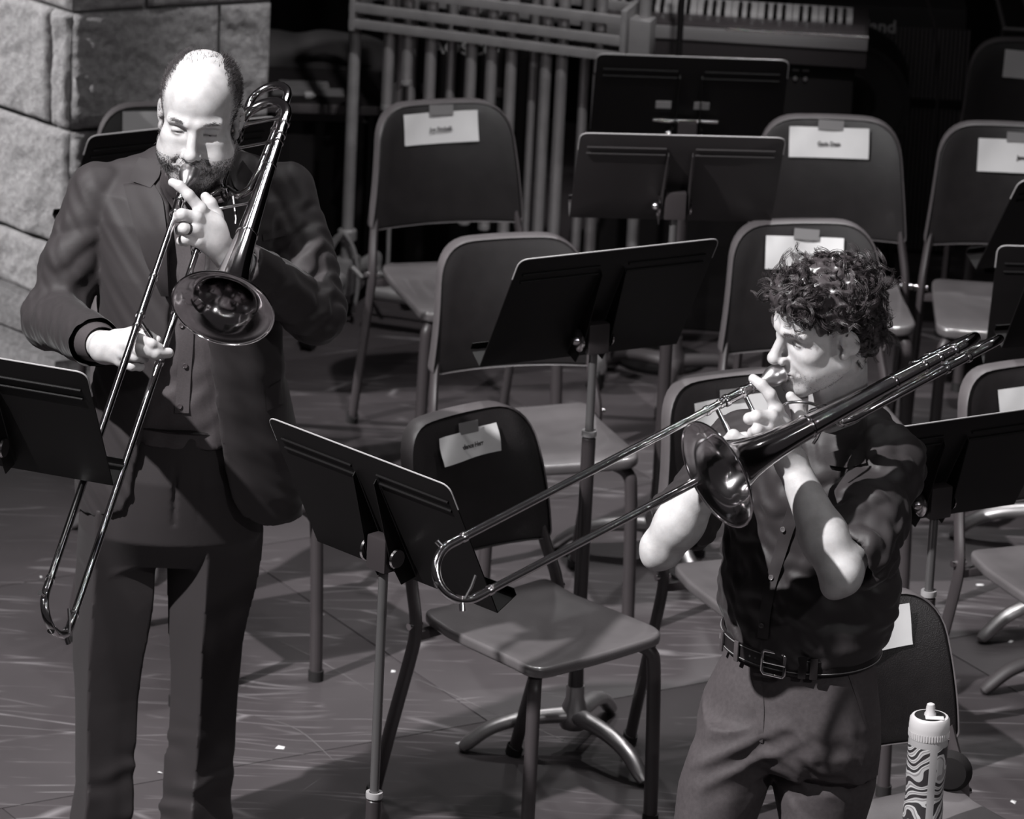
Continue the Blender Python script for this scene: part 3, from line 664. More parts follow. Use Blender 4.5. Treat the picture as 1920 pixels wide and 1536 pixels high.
def amplifier():
    Y = 16.1; pl = aty(1470, 300, Y); pr = aty(1795, 300, Y); zt = aty(1640, 10, Y)[2]
    x0, x1 = pl[0], pr[0]; t = thing('keyboard_amplifier', 'black amplifier cabinet with ribbed grille and pale brand lettering', 'amplifier', ((x0 + x1) / 2, Y, 0))
    w_ = (x1 - x0) / 2
    MB().box((0, 0.2, zt / 2), (w_, 0.2, zt / 2), bev=0.015).build('cabinet', mat('amp vinyl', 0.010, 0.7), t)
    b = MB(); Mg = mat('amp grille', 0.07, 0.6)
    k = int(2 * w_ / 0.012)
    for i in range(k): b.box((-w_ + 0.02 + i * 0.012, -0.004, zt * 0.47), (0.003, 0.004, zt * 0.45))
    g = b.build('grille_ribs', Mg, t, smooth=False); g['kind'] = 'stuff'
    MB().box((0, -0.006, zt * 0.62), (w_, 0.006, 0.012)).build('crossbar', M_black, t)
    p = aty(1641, 48, Y)
    text_part('Roland', 0.052, mat('pale logo', 0.35, 0.5), t, (aty(1632, 48, Y)[0] - (x0 + x1) / 2, -0.011, p[2]), (R(90), 0, 0), bold=0.001, sx=1.0, name='logo')
    d = thing('bass_drum', 'dark round drum standing in front of the amplifier', 'drum')
    c = aty(1590, 190, 15.72); rr = 0.172
    c = np.array([c[0], 15.72, max(c[2], rr + 0.004)])
    MB().lathe([(0, 0.001), (0.001, rr * 0.45), (0.003, rr * 0.46), (0.002, rr * 0.93)], c, (0.05, 1, 0), 48).build('drum_head', mat('drum head', 0.012, 0.5), d)
    MB().lathe([(-0.01, rr * 0.90), (-0.012, rr), (0.02, rr), (0.02, rr * 0.97), (0.2, rr * 0.97), (0.2, rr)], c, (0.05, 1, 0), 48).build('hoop', mat('drum hoop', 0.006, 0.5), d)
    for sx in (-0.13, 0.13):
        for sy in (0.0, 0.18): MB().tube([c + np.array([sx * 0.8, sy, -rr * 0.5]), np.array([c[0] + sx * 1.25, c[1] + sy, 0.0])], 0.008, 10).build('leg', M_black, d)
    MB().lathe([(-0.004, 0.001), (-0.004, rr * 0.44)], c, (0.05, 1, 0), 40).build('port', M_black, d)
amplifier()
def mic_stand():
    Y = 15.0; p = aty(1275, 60, Y); t = thing('microphone_stand', 'thin black stand pole crossing in front of the keyboard', 'stand', (p[0], Y, 0))
    MB().tube([(0, 0, 0.01), (0, 0, 1.5)], 0.0085, 12).build('pole', M_black, t); MB().lathe([(0, 0.12), (0.012, 0.12), (0.02, 0.03), (0.05, 0.014)], (0, 0, 0), (0, 0, 1), 28, (True, True)).build('base', M_black, t)
mic_stand()
def flight_case():
    Y = 15.95; p = aty(1880, 54, Y); t = thing('flight_case', 'black flight case with silver edges in the top right corner', 'case', (p[0] + 0.25, Y + 0.2, 0), 0)
    z = p[2]
    MB().box((0, 0, z / 2), (0.25, 0.2, z / 2), bev=0.004).build('case_body', M_black, t)
    MB().tube([(-0.25, -0.2, z), (0.25, -0.2, z)], 0.006, 8).build('edge_trim', M_grey, t); MB().tube([(-0.245, -0.2, z), (-0.245, 0.2, z)], 0.006, 8).build('edge_trim', M_grey, t); MB().tube([(-0.16, -0.2, z), (-0.17, 0.2, z)], 0.005, 8).build('edge_trim', M_grey, t)
    MB().tube([(-0.25, -0.2, z), (-0.25, -0.2, z - 0.06)], 0.004, 8).build('corner', M_darkgrey, t)
flight_case()
cb = MB(); cb.tube(smooth_path([aty(1728, -40, 15.9), aty(1740, 5, 15.9), aty(1750, 40, 15.9), aty(1756, 80, 15.9), aty(1757, 200, 15.95), np.array([aty(1757, 200, 15.95)[0], 15.9, 0.005])], 6), 0.0045, 8)
tag(cb.build('hanging_cable', M_darkgrey), 'thin dark cable hanging in front of the amplifier', 'cable')

# ------------------------------------------------------------------ drinking bottle on the near chair
def bottle_pattern():
    M = bpy.data.materials.new('bottle print'); M.use_nodes = True; nt = M.node_tree; b = nt.nodes['Principled BSDF']; L = nt.links.new; N = nt.nodes.new
    tc = N('ShaderNodeTexCoord'); mp = N('ShaderNodeMapping'); mp.inputs['Rotation'].default_value = (0, R(28), 0); L(tc.outputs['Object'], mp.inputs['Vector'])
    wv = N('ShaderNodeTexWave'); wv.wave_type = 'BANDS'; wv.bands_direction = 'Z'; wv.inputs['Scale'].default_value = 9; wv.inputs['Distortion'].default_value = 16; wv.inputs['Detail'].default_value = 1.5; wv.inputs['Detail Scale'].default_value = 1.2
    L(mp.outputs[0], wv.inputs['Vector'])
    r = N('ShaderNodeValToRGB'); r.color_ramp.interpolation = 'CONSTANT'; e = r.color_ramp.elements
    e[0].position = 0; e[0].color = (0.025, 0.022, 0.024, 1); e[1].position = 0.13; e[1].color = (0.34, 0.33, 0.335, 1)
    q = e.new(0.45); q.color = (0.19, 0.18, 0.185, 1); q = e.new(0.66); q.color = (0.42, 0.41, 0.415, 1); q = e.new(0.9); q.color = (0.03, 0.028, 0.03, 1)
    L(wv.outputs['Fac'], r.inputs['Fac'])
    # plain vertical stripe and plain neck band
    sx = N('ShaderNodeSeparateXYZ'); L(tc.outputs['Object'], sx.inputs[0])
    c1 = N('ShaderNodeMath'); c1.operation = 'COMPARE'; c1.inputs[1].default_value = 0.010; c1.inputs[2].default_value = 0.0075; L(sx.outputs['X'], c1.inputs[0])
    c2 = N('ShaderNodeMath'); c2.operation = 'GREATER_THAN'; c2.inputs[1].default_value = 0.186; L(sx.outputs['Z'], c2.inputs[0])
    mx = N('ShaderNodeMath'); mx.operation = 'MAXIMUM'; L(c1.outputs[0], mx.inputs[0]); L(c2.outputs[0], mx.inputs[1])
    mi = N('ShaderNodeMixRGB'); mi.inputs[2].default_value = (0.27, 0.26, 0.265, 1); L(mx.outputs[0], mi.inputs[0]); L(r.outputs[0], mi.inputs[1]); L(mi.outputs[0], b.inputs['Base Color'])
    b.inputs['Roughness'].default_value = 0.35
    return M
def bottle():
    p = atz(1728, 1556, 0.452)
    t = thing('drinking_bottle', 'patterned grey sports bottle with a pull spout standing on a chair seat', 'bottle', (p[0], p[1], 0.452))
    b = MB().lathe([(0, 0.02), (0.0, 0.036), (0.004, 0.0395), (0.05, 0.0395), (0.07, 0.0375), (0.10, 0.0375), (0.12, 0.0395), (0.19, 0.0395), (0.2, 0.0385), (0.203, 0.035)], (0, 0, 0), (0, 0, 1), 40, (True, True)); b.build('flask', bottle_pattern(), t)
    Mc = mat('bottle cap plastic', 0.42, 0.45)
    c = MB().lathe([(0.2, 0.036), (0.2, 0.0395), (0.222, 0.0405), (0.238, 0.0395), (0.243, 0.036), (0.244, 0.031)], (0, 0, 0), (0, 0, 1), 40, (True, False)).build('cap', Mc, t)
    g = MB()
    for q in range(48):
        a = q / 48 * 2 * math.pi; g.box((0.0402 * math.cos(a), 0.0402 * math.sin(a), 0.2085), (0.0008, 0.0008, 0.006))
    o = g.build('grip_ribs', Mc, c, smooth=False); o['kind'] = 'stuff'
    MB().lathe([(0.2435, 0.0305), (0.2425, 0.024), (0.245, 0.018), (0.245, 0.0)], (0, 0, 0), (0, 0, 1), 36).build('cap_ring', M_black, c)
    MB().box((0.008, -0.016, 0.2455), (0.018, 0.008, 0.001), bev=0.0005).build('cap_inlay', mat('white inlay', 0.6, 0.5), c)
    MB().lathe([(0.244, 0.012), (0.249, 0.0115), (0.252, 0.0092), (0.262, 0.0088), (0.268, 0.0075), (0.27, 0.004)], (0, 0, 0), (0, 0, 1), 24, (False, True)).build('spout', Mc, t)
bottle()
def bag_strap():
    p = atz(1762, 1500, 0.45); q = thing('small_pouch', 'black rounded pouch lying on the seat behind the bottle', 'pouch', (p[0] + 0.02, p[1] + 0.035, 0.454))
    MB().lathe([(-0.02, 0.01), (-0.016, 0.034), (0.0, 0.045), (0.016, 0.034), (0.02, 0.01)], (0, 0, 0.046), (0.2, 1, 0), 24, (True, True)).build('pouch_body', M_black, q)
bag_strap()
# scraps on the floor
for i, (px, py, s_) in enumerate([(525, 1403, 0.011), (77, 1083, 0.004), (605, 1153, 0.005), (1838, 1098, 0.011), (1895, 1204, 0.008), (860, 1395, 0.008), (737, 1260, 0.006), (1900, 1505, 0.009), (300, 1450, 0.006), (930, 1352, 0.008)]):
    p = atz(px, py, 0); o = MB(); o.add([(-s_, -s_ * 0.5, 0.0005), (s_ * 0.8, -s_ * 0.7, 0.001), (s_, s_ * 0.5, 0.002), (-s_ * 0.4, s_ * 0.8, 0.003), (0, 0, 0.004)], [(0, 1, 4), (1, 2, 4), (2, 3, 4), (3, 0, 4), (0, 3, 2, 1)])
    q = o.build('paper_scrap', M_paper, smooth=False); q.location = p; q.rotation_euler = (0, 0, i * 1.1)
    tag(q, 'tiny white paper scrap lying on the scuffed stage floor', 'scrap', 'paper scraps on the floor')
# ------------------------------------------------------------------ signed-distance modelling (numpy surface nets)
F32 = np.float32
class Sdf:
    def __init__(s): s.ops = []
    def add(s, fn, k=0.01): s.ops.append(('+', fn, k)); return s
    def sub(s, fn, k=0.005): s.ops.append(('-', fn, k)); return s
    def isect(s, fn, k=0.003): s.ops.append(('&', fn, k)); return s
    def disp(s, fn): s.ops.append(('d', fn, 0)); return s
    def __call__(s, P):
        d = None
        for o, fn, k in s.ops:
            if o == 'd': d = d + fn(P); continue
            q = fn(P)
            if d is None: d = q; continue
            if o == '+':
                h = np.clip(0.5 + 0.5 * (d - q) / k, 0, 1); d = d + (q - d) * h - k * h * (1 - h)
            elif o == '-':
                h = np.clip(0.5 - 0.5 * (d + q) / k, 0, 1); d = d + (-q - d) * h + k * h * (1 - h)
            else:
                h = np.clip(0.5 - 0.5 * (d - q) / k, 0, 1); d = d + (q - d) * (1 - h) * 0 + np.maximum(d, q) - d
        return d
def cap(a, b, ra, rb=None):
    a = np.array(a, F32); b = np.array(b, F32); rb = ra if rb is None else rb; ab = b - a; L2 = max(float(ab @ ab), 1e-9)
    def f(P):
        t = np.clip(((P - a) @ ab) / L2, 0, 1); q = P - a - t[:, None] * ab
        return np.sqrt((q * q).sum(1)) - (ra + (rb - ra) * t)
    return f
def chain(S, pts, rad, k=0.006):
    for i in range(len(pts) - 1): S.add(cap(pts[i], pts[i + 1], rad[i], rad[i + 1]), k)
    return S
def ell(c, r_, rot=None):
    c = np.array(c, F32); r_ = np.array(r_, F32); M_ = None if rot is None else np.array(rot, F32)
    mn = float(r_.min())
    def f(P):
        q = P - c
        if M_ is not None: q = q @ M_
        q = q / r_; l = np.sqrt((q * q).sum(1)); g = np.sqrt(((q / r_) ** 2).sum(1))
        return np.where(g > 1e-6, l * (l - 1) / np.maximum(g, 1e-6), -mn).astype(F32)
    return f
def loft(keys, yaw=0.0, p=2.0, capk=1.0):
    """keys: (cx, cy, z, rx, ry) stacked in z; elliptical cross sections"""
    K = np.array(sorted(keys, key=lambda q: q[2]), float); c, s_ = math.cos(yaw), math.sin(yaw)
    z0, z1 = K[0, 2], K[-1, 2]
    def f(P):
        z = P[:, 2]; ii = [np.interp(z, K[:, 2], K[:, j]).astype(F32) for j in (0, 1, 3, 4)]
        x = P[:, 0] - ii[0]; y = P[:, 1] - ii[1]; X = x * c + y * s_; Y_ = -x * s_ + y * c
        q = (np.abs(X / ii[2]) ** p + np.abs(Y_ / ii[3]) ** p + 1e-9) ** (1 / p)
        d = (q - 1) * np.minimum(ii[2], ii[3])
        return np.maximum(d, np.maximum(z0 - z, z - z1)).astype(F32)
    return f
def ridges(kv, amp, seed=0, warp=0.9, sharp=2.0, mask=None):
    """cloth-like creases across direction kv (|kv| sets wavelength = 2pi/|kv|)"""
    r_ = np.random.default_rng(seed); kv = np.array(kv, F32); k1 = r_.normal(size=3).astype(F32) * np.linalg.norm(kv) * 0.45; k2 = r_.normal(size=3).astype(F32) * np.linalg.norm(kv) * 0.8
    ph = r_.uniform(0, 6, 3)
    def f(P):
        v = P @ kv + ph[0] + warp * 1.4 * np.sin(P @ k1 + ph[1]) + warp * 0.7 * np.sin(P @ k2 + ph[2])
        o = -amp * (np.abs(np.cos(v / 2)) ** sharp - 0.4)
        if mask is not None: o = o * mask(P)
        return o.astype(F32)
    return f
def near(c, r0_, r1_):
    c = np.array(c, F32)
    def f(P):
        d = np.sqrt(((P - c) ** 2).sum(1)); return np.clip((r1_ - d) / (r1_ - r0_), 0, 1)
    return f
def polygonize(f, lo, hi, h, B=8):
    lo = np.array(lo, float); hi = np.array(hi, float)
    nb = np.ceil((hi - lo) / (h * B)).astype(int) + 1
    bx = np.stack(np.meshgrid(*[np.arange(k) for k in nb], indexing='ij'), -1).reshape(-1, 3)
    ctr = (lo + (bx + 0.5 - 0.5 / B) * h * B).astype(F32)
    dc = f(ctr); act = np.abs(dc) < 0.87 * B * h * 1.15 + 0.004
    D = np.empty((nb[0], B, nb[1], B, nb[2], B), F32)
    D[:] = np.where(dc.reshape(nb) > 0, 1.0, -1.0)[:, None, :, None, :, None]
    loc = np.stack(np.meshgrid(*[np.arange(B)] * 3, indexing='ij'), -1).reshape(-1, 3)
    A = bx[act]
    for i in range(0, len(A), 400):
        blk = A[i:i + 400]; P = (lo + (blk[:, None, :] * B + loc[None]) * h).reshape(-1, 3).astype(F32)
        v = f(P).reshape(len(blk), B, B, B)
        D[blk[:, 0], :, blk[:, 1], :, blk[:, 2], :] = v
    D = D.reshape(nb * B)
    ins = D < 0
    n = np.array(D.shape); c8 = ins[:-1, :-1, :-1].astype(np.int8)
    tot = np.zeros(n - 1, np.int8)
    for dx in (0, 1):
        for dy in (0, 1):
            for dz in (0, 1): tot += ins[dx:n[0] - 1 + dx, dy:n[1] - 1 + dy, dz:n[2] - 1 + dz]
    cells = np.argwhere((tot > 0) & (tot < 8))
    idx = np.full(n - 1, -1, np.int64); idx[tuple(cells.T)] = np.arange(len(cells))
    acc = np.zeros((len(cells), 3)); cnt = np.zeros(len(cells))
    cor = [np.array(q) for q in ((0, 0, 0), (1, 0, 0), (0, 1, 0), (1, 1, 0), (0, 0, 1), (1, 0, 1), (0, 1, 1), (1, 1, 1))]
    val = [D[tuple((cells + q).T)] for q in cor]
    for i, j in ((0, 1), (2, 3), (4, 5), (6, 7), (0, 2), (1, 3), (4, 6), (5, 7), (0, 4), (1, 5), (2, 6), (3, 7)):
        x = (val[i] < 0) != (val[j] < 0)
        t = np.where(x, val[i] / np.where(x, val[i] - val[j], 1), 0)
        acc += np.where(x[:, None], cor[i] + (cor[j] - cor[i]) * t[:, None], 0); cnt += x
    V = lo + (cells + acc / np.maximum(cnt, 1)[:, None]) * h
    Q = []
    for ax in range(3):
        sl0 = [slice(1, -1)] * 3; a, b_ = [q for q in range(3) if q != ax]
        s0 = [slice(None)] * 3; s1 = [slice(None)] * 3; s0[ax] = slice(0, n[ax] - 1); s1[ax] = slice(1, n[ax])
        E = ins[tuple(s0)] != ins[tuple(s1)]
        e = np.argwhere(E); e = e[(e[:, a] > 0) & (e[:, b_] > 0) & (e[:, a] < n[a] - 1) & (e[:, b_] < n[b_] - 1)]
        oa = np.zeros(3, int); oa[a] = 1; ob = np.zeros(3, int); ob[b_] = 1
        q = np.stack([idx[tuple((e - oa - ob).T)], idx[tuple((e - ob).T)], idx[tuple(e.T)], idx[tuple((e - oa).T)]], 1)
        fl_ = ins[tuple(e.T)] ^ (ax == 1)
        q[~fl_] = q[~fl_][:, ::-1]
        Q.append(q)
    Q = np.concatenate(Q); Q = Q[(Q >= 0).all(1)]
    return V, Q
def np_mesh(name, V, Q, M_, parent=None, smooth_it=0):
    me = bpy.data.meshes.new(name); V = np.asarray(V, np.float32)
    if smooth_it:
        e = np.concatenate([Q[:, [0, 1]], Q[:, [1, 2]], Q[:, [2, 3]], Q[:, [3, 0]]]); 
        deg = np.bincount(e.ravel(), minlength=len(V))[:, None]
        for _ in range(smooth_it):
            s_ = np.zeros_like(V); np.add.at(s_, e[:, 0], V[e[:, 1]]); np.add.at(s_, e[:, 1], V[e[:, 0]])
            V = V * 0.4 + 0.6 * s_ / np.maximum(deg, 1)
    me.vertices.add(len(V)); me.vertices.foreach_set('co', V.ravel())
    me.loops.add(len(Q) * 4); me.loops.foreach_set('vertex_index', Q.ravel().astype(np.int32))
    me.polygons.add(len(Q)); me.polygons.foreach_set('loop_start', np.arange(len(Q), dtype=np.int32) * 4)
    me.update(calc_edges=True); me.validate()
    me.polygons.foreach_set('use_smooth', np.ones(len(me.polygons), bool))
    for q in (M_ if isinstance(M_, (list, tuple)) else [M_]): me.materials.append(q)
    o = bpy.data.objects.new(name, me); COL.objects.link(o); o.parent = parent
    return o
def bvh_of(o):
    me = o.data; return BVHTree.FromPolygons([v.co[:] for v in me.vertices], [p.vertices[:] for p in me.polygons])
def hit(bvh, px, py, off=0.004):
    d = Vector(ray(px, py)).normalized(); l, nrm, i, t = bvh.ray_cast(Vector(cC), d)
    if l is None: return None
    return np.array(l - d * off), np.array(nrm)

# ------------------------------------------------------------------ trombones
M_brass = mat('lacquered brass', 0.60, 0.12, 1.0, tint=(1.02, 0.985, 1.0))
M_slide = mat('chromed slide', 0.74, 0.10, 1.0, tint=(1.01, 0.99, 1.0))
M_silver = mat('silver plate', 0.82, 0.14, 1.0, tint=(1.01, 0.99, 1.0))
M_mouth = mat('mouthpiece silver', 0.85, 0.3, 1.0, tint=(1.01, 0.99, 1.0))
class Bone:
    def __init__(s, name, label, M0, adir, tilt, binfo, out0, brace, end, tbell, s_=0.10, h=0.108, blen=0.60, flen=0.68):
        """adir: image direction (right, up); tilt towards the camera; binfo: (in-image weight, away weight)"""
        ad = np.array(adir, float); ad /= np.linalg.norm(ad)
        vd = (M0 - cC) / np.linalg.norm(M0 - cC); r_ = cR - (cR @ vd) * vd; r_ /= np.linalg.norm(r_); u_ = np.cross(r_, vd)
        s.a = math.cos(tilt) * (ad[0] * r_ + ad[1] * u_) - math.sin(tilt) * vd
        perp = -ad[1] * r_ + ad[0] * u_
        if perp @ r_ < 0: perp = -perp
        away = vd - (vd @ s.a) * s.a; away /= np.linalg.norm(away)
        s.b = binfo[0] * perp + binfo[1] * away; s.b /= np.linalg.norm(s.b)
        s.c = np.cross(s.a, s.b)
        if s.c @ vd > 0: s.c = -s.c
        s.M = M0; s.s = s_; s.h = h
        P = s.P
        t = s.t = thing(name, label, 'trombone')
        MB().lathe([(0.022, 0.003), (0.018, 0.009), (0.004, 0.013), (0.0, 0.0155), (-0.0005, 0.018), (0.002, 0.0200), (0.006, 0.0202), (0.010, 0.0188), (0.016, 0.0195), (0.024, 0.0185), (0.032, 0.0145), (0.040, 0.0098), (0.05, 0.0075), (0.085, 0.0068)], M0, s.a, 28).build('mouthpiece', M_mouth, t)
        def tube(nm, p, q, r_, m_=M_slide, par=None): return MB().tube([p, q], r_, 16).build(nm, m_, par or t)
        def ring(p, ax, r_, l=0.008, par=None, m_=M_silver): return MB().lathe([(-l / 2, r_ * 0.82), (-l / 2, r_ * 0.97), (-l / 4, r_), (l / 4, r_), (l / 2, r_ * 0.97), (l / 2, r_ * 0.82)], p, ax, 16).build('ferrule', m_, par or t)
        i0 = 0.065
        for k in (0, 1):
            bx = k * s_
            rc = tube('cork_barrel', P(i0 if k == 0 else 0.045, bx), P(0.128, bx), 0.0098, M_brass)
            for q in (0.068 if k == 0 else 0.05, 0.090, 0.126): ring(P(q, bx), s.a, 0.0118, par=rc)
            tube('inner_slide_tube', P(0.12, bx), P(out0 + 0.25, bx), 0.0066)
            o = tube('outer_slide_tube', P(out0, bx), P(end, bx), 0.0076)
            for q in (out0 + 0.004, brace - 0.012, brace + 0.02, end - 0.03): ring(P(q, bx), s.a, 0.0096, par=o)
        tube('inner_brace', P(0.088, 0), P(0.088, s_), 0.0048, M_silver)
        ob = tube('slide_brace', P(brace, 0), P(brace, s_), 0.0046, M_silver)
        MB().lathe([(-0.02, 0.0055), (0.0, 0.0062), (0.02, 0.0055)], P(brace, s_ / 2), s.b, 12).build('grip_sleeve', M_silver, ob)
        # slide bow
        pts = [P(end - 0.02, 0)] + [P(end + s_ / 2 * math.sin(q), s_ / 2 - s_ / 2 * math.cos(q)) for q in np.linspace(0, math.pi, 22)] + [P(end - 0.02, s_)]
        bw = MB().tube(pts, 0.0084, 16).build('slide_bow', M_slide, t)
        MB().tube([P(end + s_ * 0.5, s_ * 0.5), P(end + s_ * 0.5 + 0.008, s_ * 0.5)], 0.007, 12).build('bumper', M_rubber, bw)
        MB().tube([P(end + 0.025, s_ * 0.93, 0.008), P(end + 0.005, s_ * 0.80, 0.010), P(end - 0.012, s_ * 0.66, 0.010)], 0.0028, 8).build('water_key', M_silver, bw)
        MB().tube([P(end + 0.030, s_ * 0.97, 0), P(end + 0.036, s_ * 1.10, 0)], 0.0055, 10).build('water_key_nipple', M_silver, bw)
        MB().tube([P(end + 0.016, -0.004, 0), P(end + 0.02, -0.016, 0)], 0.0055, 10).build('bow_screw', M_silver, bw)
        # bell
        s.tb = tbell; rb = 0.102
        prof = [(0.0, rb), (0.0025, rb * 0.955), (0.008, 0.083), (0.018, 0.0665), (0.03, 0.0555), (0.05, 0.0445), (0.075, 0.0365), (0.11, 0.0300), (0.16, 0.0246), (0.22, 0.0205), (0.29, 0.0172), (0.37, 0.0145), (0.45, 0.0122), (blen - 0.05, 0.0102)]
        inner = [(t_, r_ - 0.0008) for t_, r_ in prof]
        cb_ = P(tbell, s_, h)
        fine = []
        ts = np.array([q[0] for q in prof]); rs = np.array([q[1] for q in prof])
        for q in np.concatenate([np.linspace(0, 0.03, 14), np.linspace(0.04, blen - 0.05, 24)]):
            i = np.clip(np.searchsorted(ts, q) - 1, 0, len(ts) - 2); fr = (q - ts[i]) / (ts[i + 1] - ts[i]); 
            fine.append((q, float(np.exp(np.interp(q, ts, np.log(rs))))))
        bell = MB().lathe([(q, r_ - 0.0009) for q, r_ in fine[::-1]] + fine, cb_, -s.a, 64).build('bell', M_brass, t, angle=80)
        tor = [cb_ + s.a * 0.0 + rb * (math.cos(q) * s.b + math.sin(q) * s.c) for q in np.linspace(0, 2 * math.pi, 72)]
        MB().tube(tor, 0.0022, 8, cap=False).build('bell_rim', M_brass, bell)
        for q in (0.205, 0.40, 0.47): ring(P(tbell - q, s_, h), s.a, float(np.interp(q, ts, rs)) + 0.0018, 0.006, bell, M_brass)
        # neck pipe, rotor, tuning slide
        tback = tbell - blen + h / 2
        tube('neck_pipe', P(0.06, s_), P(tback, s_), 0.0088, M_brass)
        pts = [P(tback + 0.06, s_, h)] + [P(tback - h / 2 * math.sin(q), s_, h / 2 + h / 2 * math.cos(q)) for q in np.linspace(0, math.pi, 20)] + [P(tback + 0.06, s_, 0)]
        tu = MB().tube(pts, 0.0104, 16).build('tuning_slide', M_brass, t)
        for hh in (0, h):
            for q in (0.055, 0.02): ring(P(tback + q, s_, hh), s.a, 0.0132, 0.008, tu)
        # F attachment loop
        fb = tbell - flen + 0.044; o1, o2 = -0.012, 0.076
        pts = smooth_path([P(-0.015, s_, 0.012), P(-0.06, s_ + 0.014, o1 + 0.01), P(-0.10, s_ + 0.020, o1)], 5)[:-1] + [P(fb, s_ + 0.024, o1)] + [P(fb - (o2 - o1) / 2 * math.sin(q), s_ + 0.024, (o1 + o2) / 2 - (o2 - o1) / 2 * math.cos(q)) for q in np.linspace(0, math.pi, 18)] + [P(fb + 0.1, s_ + 0.024, o2), P(-0.10, s_ + 0.026, o2 - 0.01)] + smooth_path([P(-0.06, s_ + 0.028, o2 - 0.02), P(-0.045, s_ + 0.026, 0.035), P(-0.06, s_ + 0.016, 0.01)], 5)
        fl_ = MB().tube(pts, 0.0086, 14).build('attachment_loop', M_brass, t)
        for hh in (o1, o2):
            for q in (0.1, 0.05): ring(P(fb + q, s_ + 0.024, hh), s.a, 0.0115, 0.008, fl_)
        ro = MB().lathe([(-0.022, 0.012), (-0.02, 0.019), (0.02, 0.019), (0.022, 0.012), (0.026, 0.010), (0.027, 0.003)], P(-0.03, s_, 0.0), s.c, 24, (True, True)).build('rotor_valve', M_brass, t)
        MB().tube(smooth_path([P(-0.03, s_ - 0.012, 0.03), P(0.0, s_ - 0.035, 0.036), P(0.03, s_ - 0.05, 0.03), P(0.05, s_ - 0.045, 0.015), P(0.06, s_ - 0.03, 0.006)], 5), 0.0032, 10).build('thumb_lever', M_silver, ro)
        MB().tube([P(-0.02, s_ + 0.005, 0.04), P(0.02, s_ + 0.03, 0.045), P(0.03, s_ + 0.035, 0.044)], 0.003, 8).build('stop_arm', M_silver, ro)
        for q in (0.545, 0.475, 0.30):
            p0, p1 = P(tbell - q, s_, 0.006), P(tbell - q, s_, h - 0.008)
            br = MB().tube([p0, p0 + (p1 - p0) * 0.12, p0 + (p1 - p0) * 0.2, p0 + (p1 - p0) * 0.8, p0 + (p1 - p0) * 0.88, p1], [0.0075, 0.006, 0.0036, 0.0036, 0.006, 0.0075], 10).build('bell_brace', M_silver, t)
    def P(s, t, b=0.0, c=0.0): return s.M + s.a * t + s.b * b + s.c * c
ML = aty(357, 318, 11.17); MR = aty(1466, 697, 10.06)
boneL = Bone('trombone', 'trombone held by the bearded man, slide pushed out towards the floor', ML, (-0.325, -0.945), R(43), (0.64, 0.77), 0.30, 0.42, 1.13, 0.315)
boneR = Bone('trombone', 'trombone held by the young man, bell turned to the left', MR, (-0.887, -0.462), R(27), (1.0, 0.05), 0.135, 0.15, 0.735, 0.257, s_=0.104, h=0.10, blen=0.61, flen=0.665)
# ------------------------------------------------------------------ people: shared pieces
def skin_material():
    M = bpy.data.materials.new('skin'); M.use_nodes = True; nt = M.node_tree; b = nt.nodes['Principled BSDF']; L = nt.links.new; N = nt.nodes.new
    tc = N('ShaderNodeTexCoord'); n = N('ShaderNodeTexNoise'); n.inputs['Scale'].default_value = 38; n.inputs['Detail'].default_value = 5; L(tc.outputs['Object'], n.inputs['Vector'])
    r = N('ShaderNodeValToRGB'); r.color_ramp.elements[0].position = 0.3; r.color_ramp.elements[1].position = 0.62
    r.color_ramp.elements[0].color = (0.40, 0.385, 0.39, 1); r.color_ramp.elements[1].color = (0.52, 0.505, 0.51, 1); L(n.outputs['Fac'], r.inputs['Fac'])
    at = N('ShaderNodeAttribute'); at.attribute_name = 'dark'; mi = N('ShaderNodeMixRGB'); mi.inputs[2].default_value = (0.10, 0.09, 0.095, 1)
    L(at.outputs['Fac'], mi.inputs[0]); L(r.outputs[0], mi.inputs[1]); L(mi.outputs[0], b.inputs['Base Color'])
    b.inputs['Roughness'].default_value = 0.46; b.inputs['Specular IOR Level'].default_value = 0.4
    b.inputs['Subsurface Weight'].default_value = 0.12; b.inputs['Subsurface Radius'].default_value = (0.006, 0.004, 0.003); b.inputs['Subsurface Scale'].default_value = 1.0
    n2 = N('ShaderNodeTexNoise'); n2.inputs['Scale'].default_value = 420; n2.inputs['Detail'].default_value = 3; L(tc.outputs['Object'], n2.inputs['Vector'])
    bp = N('ShaderNodeBump'); bp.inputs['Strength'].default_value = 0.12; bp.inputs['Distance'].default_value = 0.002; L(n2.outputs['Fac'], bp.inputs['Height']); L(bp.outputs[0], b.inputs['Normal'])
    return M
M_skin = skin_material()
M_eye = mat('eye', 0.06, 0.15); M_hairL = mat('short dark hair', 0.035, 0.45, spec=0.4); M_beard = mat('greying beard', 0.12, 0.5); M_hairR = mat('curly dark hair', 0.05, 0.32, spec=0.5); M_brow = mat('brow hair', 0.06, 0.5)
def frame(yaw, pitch, roll):
    y, p, r_ = R(yaw), R(pitch), R(roll)
    f = np.array([-math.sin(y) * math.cos(p), -math.cos(y) * math.cos(p), -math.sin(p)])
    up = np.array([0, 0, 1.0]); up = up - (up @ f) * f; up /= np.linalg.norm(up); left = np.cross(up, f)
    u2 = up * math.cos(r_) + left * math.sin(r_)
    return np.cross(u2, f), f, u2
